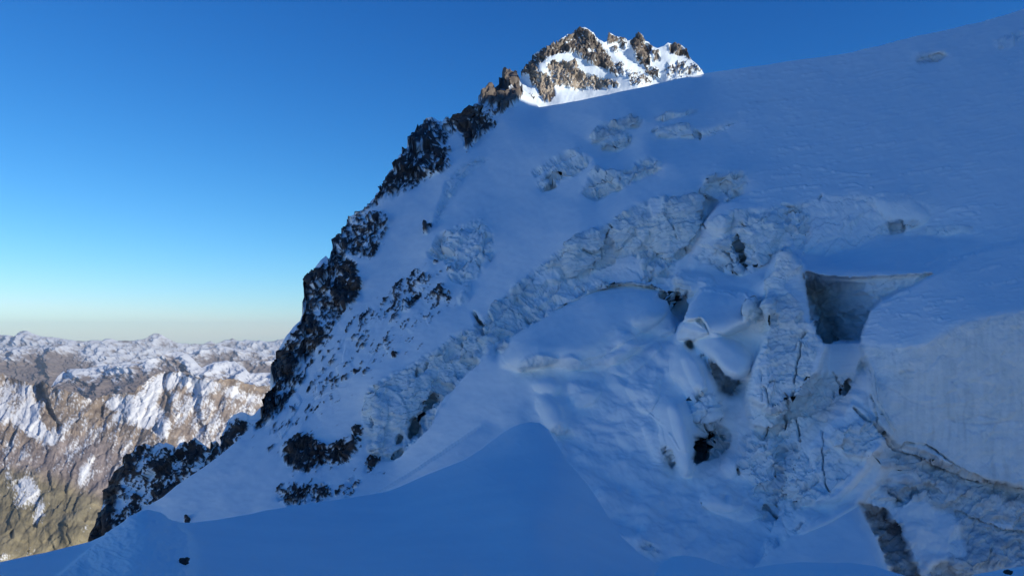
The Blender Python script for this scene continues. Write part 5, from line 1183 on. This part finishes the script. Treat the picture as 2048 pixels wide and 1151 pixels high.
ctr = 2 * np.abs(Q - 0.5)
zt = zt + (20 * fbm(BX / 80, YS / 80, 1.0, 5) + 30 * (ridged(BX / 160, YS / 160, 3.0, 5) - 0.4)) * sstep(0.10, 0.4, ctr)
VR = np.stack([BX, YS, zt], -1)
fr = np.zeros_like(BX)
tag(new_mesh("mountain_shoulder", VR.reshape(-1, 3), grid_faces(VR.shape[0], VR.shape[1]), M_ICE,
    {"ice": fr.ravel(), "rock": sstep(0.0, 0.25, fbm(BX / 60, YS / 60, 4.0, 5) - 0.05).ravel(), "dirt": fr.ravel(), "pale": fr.ravel()}), kind="structure")
# ================================================================== valley and far ranges
def far_material():
    m = bpy.data.materials.new("far_rock_and_snow"); m.use_nodes = True
    t = m.node_tree; N = t.nodes; L = t.links; b = N["Principled BSDF"]
    geo = N.new("ShaderNodeNewGeometry")
    def attr(a):
        n = N.new("ShaderNodeAttribute"); n.attribute_name = a; return n.outputs['Fac']
    def noise(sc, d=8, r=0.65):
        n = N.new("ShaderNodeTexNoise"); n.inputs['Scale'].default_value = sc; n.inputs['Detail'].default_value = d
        n.inputs['Roughness'].default_value = r; L.new(geo.outputs['Position'], n.inputs['Vector']); return n.outputs['Fac']
    def mr(v, a, c):
        n = N.new("ShaderNodeMapRange"); L.new(v, n.inputs[0]); n.inputs[1].default_value = a; n.inputs[2].default_value = c; return n.outputs[0]
    def mix(f, a, c):
        n = N.new("ShaderNodeMix"); n.data_type = 'RGBA'; L.new(f, n.inputs[0])
        for s, v in ((6, a), (7, c)):
            if isinstance(v, tuple): n.inputs[s].default_value = (*v, 1)
            else: L.new(v, n.inputs[s])
        return n.outputs[2]
    nf = mr(noise(0.01), 0.35, 0.65)
    rock = mix(nf, (0.17, 0.13, 0.10), (0.36, 0.28, 0.21))
    violet = mix(nf, (0.19, 0.155, 0.145), (0.34, 0.28, 0.26))
    grass = mix(nf, (0.165, 0.14, 0.085), (0.29, 0.245, 0.15))
    c = mix(attr("violet"), rock, violet)
    c = mix(attr("grass"), c, grass)
    c = mix(attr("snow"), c, (0.80, 0.80, 0.79))
    L.new(c, b.inputs['Base Color']); b.inputs['Roughness'].default_value = 0.9; b.inputs['Specular IOR Level'].default_value = 0.1
    return m
M_FAR = far_material()

# ---- near valley side
setup(-160, 640, 735, 1250, 1.5, (0.12, -0.66, 0.74),
 [(-160, 735), (-60, 742), (0, 748), (12, 751), (30, 758), (57, 765), (70, 772), (80, 764), (88, 761), (95, 769), (110, 776), (128, 782), (150, 784), (160, 790), (172, 796), (190, 798), (205, 792), (215, 790), (240, 786), (268, 784), (275, 775), (290, 762), (305, 752), (320, 745), (340, 742), (357, 742),
  (375, 747), (400, 756), (430, 760), (460, 757), (480, 762), (500, 768), (520, 773), (540, 771), (555, 763), (580, 765), (640, 770)], wob=9, wl=40, seed=6)
SD = np.zeros((H, W)); VI = np.zeros((H, W)); GR = np.zeros((H, W))
def fld(A_, poly, v, f=4):
    s = blur(in_poly(X + WB1, Y_ + WB2, poly), f) * v
    A_ += s - A_ * s / max(v, 1e-6) if False else 0
    np.maximum(A_, s, out=A_)
# main ridges: lit flanks face right, shadowed flanks face left
def ridge(pts, wl, wr, k=0.8, zz=0.4):
    """a spur: left flank turned left over wl px, right flank turned right over wr px"""
    global NX, NZ
    pts = np.asarray(pts, float)
    d = line_dist(X + WB1, Y_ + WB2, pts, 120)
    rx_ = np.interp(Y_, pts[:, 1], pts[:, 0])
    left = (X + WB1) < rx_
    NX = NX + np.where(left, -k * np.exp(-(d / wl) ** 2), 0.5 * k * np.exp(-(d / wr) ** 2))
    NZ = NZ - zz * 0.5 * np.where(left, np.exp(-(d / wl) ** 2), 0)
ridge([(88, 761), (95, 790), (110, 830), (122, 850)], 22, 30, 1.5)
ridge([(344, 742), (335, 770), (345, 800), (330, 850)], 26, 60, 1.1)
ridge([(268, 800), (262, 830), (240, 850)], 14, 30, 0.7)
ridge([(395, 770), (400, 810), (410, 850), (415, 880)], 16, 30, 0.8)
ridge([(450, 790), (455, 830), (470, 870)], 16, 30, 0.8)
ridge([(500, 790), (505, 830)], 14, 30, 0.7)
ridge([(40, 1020), (55, 1060), (58, 1095)], 18, 30, 0.9)
ridge([(100, 1065), (104, 1080)], 8, 12, 0.6); ridge([(128, 1065), (128, 1085)], 8, 12, 0.6)
rg1 = fbm((X + Y_ * 0.5) / 34, (Y_ - X * 0.3) / 80, 1.0, 6, 0.62); rg2 = fbm((X + Y_ * .5) / 26, Y_ / 40, 31.0, 6, 0.62)
rough_ = 0.42 + 0.5 * blur(in_poly(X, Y_, [(300, 760), (640, 760), (640, 930), (400, 930), (330, 870), (280, 800)]), 12)
NX += rough_ * 1.6 * rg1; NZ += rough_ * 0.7 * rg2
c1, _ = cells(X / 13 + fbm(X / 14, Y_ / 14, 2, 3), Y_ / 16, 51)
NX += rough_ * 0.35 * c1[..., 0]; NZ += rough_ * 0.2 * c1[..., 1]
L_ = np.sqrt(NX ** 2 + NY ** 2 + NZ ** 2); NX /= L_; NY /= L_; NZ /= L_
ANCH = [(0, 760, 7600), (90, 765, 6600), (200, 800, 6300), (345, 745, 7200), (540, 775, 7600), (0, 900, 4700), (300, 900, 4800), (450, 880, 5200), (0, 1100, 3000), (150, 1060, 3200), (600, 900, 5000)]
ANCHW = 0.5
Z = solve((8, 4, 2, 1), (300, 250, 200, 140))
warp(-158, 638, 1.5, 330, 1240, jit=1.5, jl=8)
D_ = np.exp(samp(Z))
V0 = point(PX, PY, D_); NV = normals(V0)
a_ = fbm(PX / 8, PY / 7, 3.0, 5, 0.6)
gl = ridged((PX + 0.5 * PY) / 30, (PY - 0.3 * PX) / 70, 12.0, 6, 0.62)
V = V0 + NV * ((2.0 * a_ + 5.5 * (0.45 - gl) + 3.0 * facets(PX / 22 + PY / 60, PY / 30, 101)) * D_ / F)[..., None]
for poly, v in (([(-160, 740), (30, 760), (75, 778), (80, 800), (75, 850), (40, 870), (20, 850), (-160, 830)], 0.60),
                ([(40, 800), (80, 790), (85, 850), (120, 880), (110, 895), (60, 880), (35, 860)], 0.80),
                ([(190, 798), (270, 786), (300, 752), (345, 742), (440, 762), (400, 790), (345, 775), (320, 800), (350, 860), (345, 890), (290, 860), (240, 830), (210, 812)], 0.66),
                ([(260, 800), (320, 780), (320, 830), (300, 860), (250, 850), (215, 835)], 0.60),
                ([(345, 745), (440, 762), (560, 800), (560, 820), (470, 800), (390, 790), (350, 780)], 0.64),
                ([(310, 850), (380, 870), (400, 900), (360, 900), (330, 880)], 0.55),
                ([(330, 780), (560, 810), (560, 900), (400, 900), (340, 850)], 0.44),
                ([(60, 885), (110, 850), (120, 870), (95, 895), (70, 895)], 0.64), ([(0, 870), (30, 880), (25, 910), (0, 905)], 0.55),
                ([(88, 905), (100, 905), (118, 960), (108, 960)], 0.66), ([(120, 900), (135, 900), (148, 935), (140, 940)], 0.60), ([(150, 935), (190, 920), (185, 950), (160, 980), (150, 970)], 0.56),
                ([(185, 905), (200, 915), (230, 950), (220, 955)], 0.55), ([(20, 960), (60, 955), (82, 975), (75, 1000), (50, 1020), (20, 1010), (30, 990)], 0.66), ([(75, 1000), (90, 1010), (80, 1050), (70, 1045)], 0.68),
                ([(0, 940), (45, 940), (20, 975)], 0.5), ([(148, 1025), (156, 1028), (152, 1042)], 0.8), ([(0, 1100), (20, 1100), (25, 1130), (0, 1140)], 0.56), ([(160, 1050), (180, 1055), (175, 1070)], 0.6),
                ([(105, 1025), (125, 1035), (118, 1050)], 0.5), ([(-160, 735), (640, 735), (640, 950), (-160, 950)], 0.30)):
    fld(SD, poly, v, 4)
fld(VI, [(-160, 900), (60, 900), (100, 880), (180, 870), (260, 900), (240, 960), (215, 1000), (180, 990), (120, 960), (60, 940), (-160, 960)], 0.9, 10)
fld(VI, [(340, 780), (560, 790), (560, 940), (400, 930), (350, 860)], 0.35, 8)
fld(GR, [(45, 940), (80, 960), (130, 965), (215, 1000), (200, 1100), (-160, 1260), (-160, 960)], 0.95, 7)
sd = samp(SD)
curv = samp(blur(rg1, 1))
ns = 0.46 + 0.55 * fbm((PX + 0.45 * PY) / 13, (PY - 0.3 * PX) / 34, 6.0, 6, 0.72) + 0.35 * 1.4 * fbm(PX / 4, PY / 5, 36.0, 3, 0.7) + 0.55 * curv
snow = 0.92 * sstep(-0.14, 0.16, sd - ns - 0.2 * (gl - 0.4))
pal = 0.55 * sstep(-0.2, 0.3, fbm(PX / 60, PY / 40, 3.3, 5))
emit(V, {"snow": snow, "violet": samp(VI), "grass": samp(GR)}, "valley_side", M_FAR, run=0.3, drop=0.5, kind="structure")

# ---- ranges behind, each a ridge with spurs
def far_range(name, sky, ybot, anch, amp, sx, sy, snowfn, seed, step=1.5, nr=120, jit=1.5, ridges=(), shear=0.5):
    global SKY
    SKY = np.array(sky, float)
    warp(sky[0][0], sky[-1][0], step, nr, ybot, jit=jit, jl=7, seed=seed)
    D_ = rbf(anch)
    V0 = point(PX, PY, D_); NV = normals(V0)
    r = ridged((PX + shear * PY) / sx, PY / sy, seed, 6, 0.55)
    f = fbm((PX - 0.4 * PY) / (sx * 0.35), PY / (sy * 0.3), seed + 5, 5, 0.6)
    dst = PY - np.interp(PX, SKY[:, 0], SKY[:, 1])
    a = amp * (r - 0.35 + 0.35 * f)
    for pts, wl, wr, k in ridges:
        p_ = np.asarray(pts, float)
        d = line_dist(PX, PY, p_, 90); rx_ = np.interp(PY, p_[:, 1], p_[:, 0])
        a = a + k * np.where(PX < rx_, np.exp(-d / wl), np.exp(-d / wr))
    a = a * (0.25 + 0.75 * sstep(0, 8, dst))
    V = V0 + (np.stack([0 * D_, -D_ / F * a * 2.0, 0.5 * a * D_ / F], -1))
    sn = snowfn(r, f, dst)
    z = np.zeros_like(D_)
    emit(V, {"snow": sn, "violet": z + 0.6, "grass": z}, name, M_FAR, run=0.12, drop=0.8, kind="structure")
far_range("mountain_range", [(100, 775), (115, 752), (125, 742), (135, 738), (152, 737), (170, 736), (190, 733), (205, 730), (215, 731), (222, 728), (228, 733), (245, 731), (262, 729), (280, 727), (300, 722), (320, 714), (340, 706), (352, 703), (366, 704), (375, 708),
   (385, 716), (395, 726), (403, 735), (412, 730), (425, 724), (440, 722), (452, 720), (462, 723), (470, 722), (478, 728), (490, 735), (500, 746), (520, 745), (545, 744), (560, 740), (600, 735)], 850,
   [(100, 775, 11000), (350, 705, 13500), (600, 735, 13000), (100, 850, 8500), (350, 850, 8500), (600, 850, 8500)], 19, 74, 52,
   lambda r, f, d: sstep(-0.10, 0.25, 0.42 - d / 60 + 0.9 * f + 0.45 * fbm(PX / 5, PY / 5, 2.2, 3, 0.7) + 0.25 * (PX > 380)), 3.0, ridges=[([(228, 733), (200, 790)], 60, 60, 6), ([(365, 703), (300, 760)], 50, 40, 8), ([(470, 722), (478, 760)], 14, 30, 5)])
far_range("mountain_range", [(-160, 715), (-60, 712), (0, 707), (15, 700), (28, 697), (45, 696), (62, 693), (85, 694), (100, 691), (108, 688), (125, 688), (138, 692), (148, 699), (165, 706), (185, 712), (200, 724), (215, 728), (240, 726), (262, 722), (290, 716), (310, 714), (340, 712), (380, 708),
   (400, 700), (420, 697), (440, 690), (455, 694), (480, 698), (500, 702), (520, 706), (545, 709), (600, 712)], 850,
   [(-160, 715, 16500), (120, 690, 18000), (300, 716, 17500), (600, 712, 19000), (-160, 850, 11000), (300, 850, 11500), (600, 850, 11500)], 17, 78, 44,
   lambda r, f, d: sstep(-0.15, 0.35, 0.32 - d / 60 + 0.8 * f + 0.45 * fbm(PX / 5, PY / 5, 4.2, 3, 0.7) + 0.4 * (r - 0.4)), 9.0, ridges=[([(108, 688), (102, 720)], 10, 45, 7), ([(62, 693), (35, 730)], 14, 30, 6), ([(440, 690), (400, 720)], 40, 30, 6)])
far_range("mountain_range", [(-160, 672), (-60, 674), (-20, 670), (0, 669), (18, 670), (28, 672), (40, 662), (48, 661), (57, 662), (66, 667), (78, 671), (90, 673), (105, 674), (120, 676), (135, 679), (150, 681), (165, 681), (175, 682), (183, 680), (195, 680), (205, 681),
   (212, 678), (223, 677), (235, 681), (250, 680), (262, 681), (275, 680), (285, 678), (292, 676), (299, 671), (305, 668), (311, 666.5), (318, 667), (325, 670), (332, 675), (340, 678), (346, 682), (358, 686), (365, 687), (372, 686), (380, 688), (390, 686), (396, 688),
   (408, 688), (414, 684), (423, 682), (428, 686), (434, 688), (442, 684), (450, 680), (460, 679), (466, 676), (474, 681), (486, 682), (492, 679), (500, 680), (512, 681), (520, 680), (530, 683), (548, 682), (556, 679), (565, 678), (580, 676), (620, 677)], 850,
   [(-160, 672, 27000), (50, 662, 27000), (310, 667, 30000), (460, 679, 34000), (620, 677, 34000), (-160, 850, 14000), (300, 850, 14000), (620, 850, 15000)], 11, 44, 26,
   lambda r, f, d: sstep(-0.2, 0.40, 0.24 + 0.8 * f + 0.4 * fbm(PX / 5, PY / 4, 6.2, 3, 0.7) + 0.25 * (r - 0.4)), 15.0, jit=1.0, ridges=[([(57, 662), (45, 680)], 14, 40, 6), ([(311, 667), (300, 700)], 20, 30, 5), ([(423, 682), (415, 700)], 10, 10, 4), ([(466, 677), (455, 700)], 20, 20, 5), ([(222, 677), (200, 700)], 16, 24, 4)])

# ---- the low ground under everything, out to the horizon
aa = np.linspace(-math.pi, math.pi, 97); rr = np.array([30, 200, 900, 2500, 6000, 12000, 22000, 36000, 44000.])
A2, R2 = np.meshgrid(aa, rr)
hh = np.interp(R2, rr, [-120, -500, -1200, -1500, -1700, -1750, -1750, -1750, -1750]) + np.where(R2 > 3000, 250, 0) * fbm(R2 * np.sin(A2) / 3000, R2 * np.cos(A2) / 3000, 1, 4)
VG = np.stack([R2 * np.sin(A2), R2 * np.cos(A2), hh], -1)
zg = np.zeros_like(A2)
tag(new_mesh("ground", VG.reshape(-1, 3), grid_faces(*A2.shape), M_FAR, {"snow": sstep(0, 0.3, fbm(A2 * 6, R2 / 4000, 3, 3)).ravel(), "violet": (zg + 0.5).ravel(), "grass": (zg + .3).ravel()}), kind="structure")

# ---- the sunlit snow mountains across the basin, to the left of and behind the viewer
az = np.radians(np.linspace(-62, -168, 150)); rr = np.linspace(1500, 3600, 60)
A2, R2 = np.meshgrid(az, rr)
hx, hy = R2 * np.sin(A2), R2 * np.cos(A2)
rdg = ridged(hx / 900, hy / 900, 2.0, 6)
prof = np.interp(R2, [1500, 2100, 2900, 3600], [-900, -380, 140, -200])
edge = sstep(-62, -78, np.degrees(A2))
hz = -900 + (prof + 900) * (0.25 + 0.75 * edge) + 420 * (rdg - 0.45) * (0.3 + 0.7 * edge)
fb = fbm(hx / 200, hy / 200, hz / 200, 5)
VG = np.stack([hx, hy, hz], -1); zg = np.zeros_like(A2)
tag(new_mesh("snow_mountains", VG.reshape(-1, 3), grid_faces(*A2.shape), M_FAR, {"snow": sstep(-0.2, 0.0, fb).ravel(), "violet": (zg + .4).ravel(), "grass": zg.ravel()}), kind="structure")

# ---- small rocks lying on the foreground snow
def small_rock(px, py, D, w, h, label, seed):
    r_ = np.random.RandomState(seed); n = 26; m = 18
    th = np.linspace(0, 2 * math.pi, n); ph = np.linspace(0.02, math.pi - 0.02, m)
    T, P = np.meshgrid(th, ph)
    sx_, sy_, sz_ = np.sin(P) * np.cos(T), np.sin(P) * np.sin(T), np.cos(P)
    k = 1 + 0.45 * perlin(sx_ * 1.3 + seed, sy_ * 1.3, sz_ * 1.3) + 0.25 * perlin(sx_ * 3 + seed, sy_ * 3, sz_ * 3)
    c, _ = cells(np.cos(T) * 2.2 + seed, P * 1.6, seed)
    c0 = point(px, py, D); s = D / F
    v = np.stack([sx_ * k * w * s, sy_ * k * w * s, sz_ * k * h * s], -1) + c0
    z = np.zeros(T.shape)
    o = new_mesh("rock", v.reshape(-1, 3), grid_faces(m, n), M_ICE, {"ice": z.ravel(), "rock": (z + 1).ravel(), "dirt": z.ravel(), "pale": z.ravel()}, smooth=False)
    tag(o, label, "rock")
small_rock(368, 1122, 17.2, 10, 8, "dark rock poking out of the rough snow lump at bottom left", 3)
small_rock(375, 1040, 29.0, 5, 6, "small dark rock on the crest line just right of the rough snow lump", 5)
small_rock(2016, 1143, 20.0, 7, 4, "small dark stone on the snow bank in the bottom right corner", 8)

# ---- air
def haze():
    m = bpy.data.materials.new("haze"); m.use_nodes = True; t = m.node_tree
    t.nodes.remove(t.nodes["Principled BSDF"])
    v = t.nodes.new("ShaderNodeVolumePrincipled"); v.inputs['Density'].default_value = 1.3e-5
    v.inputs['Color'].default_value = (0.84, 0.93, 1.0, 1); v.inputs['Anisotropy'].default_value = 0.0
    t.links.new(v.outputs[0], t.nodes["Material Output"].inputs['Volume'])
    lo, hi = np.array([-46000, -46000, -2600.]), np.array([46000, 46000, 620.])
    V = np.array([[(lo, hi)[(k >> a) & 1][a] for a in range(3)] for k in range(8)])
    Fc = np.array([[0, 2, 3, 1], [4, 5, 7, 6], [0, 1, 5, 4], [2, 6, 7, 3], [0, 4, 6, 2], [1, 3, 7, 5]])
    tag(new_mesh("haze", V, Fc, m, smooth=False), kind="stuff")
haze()
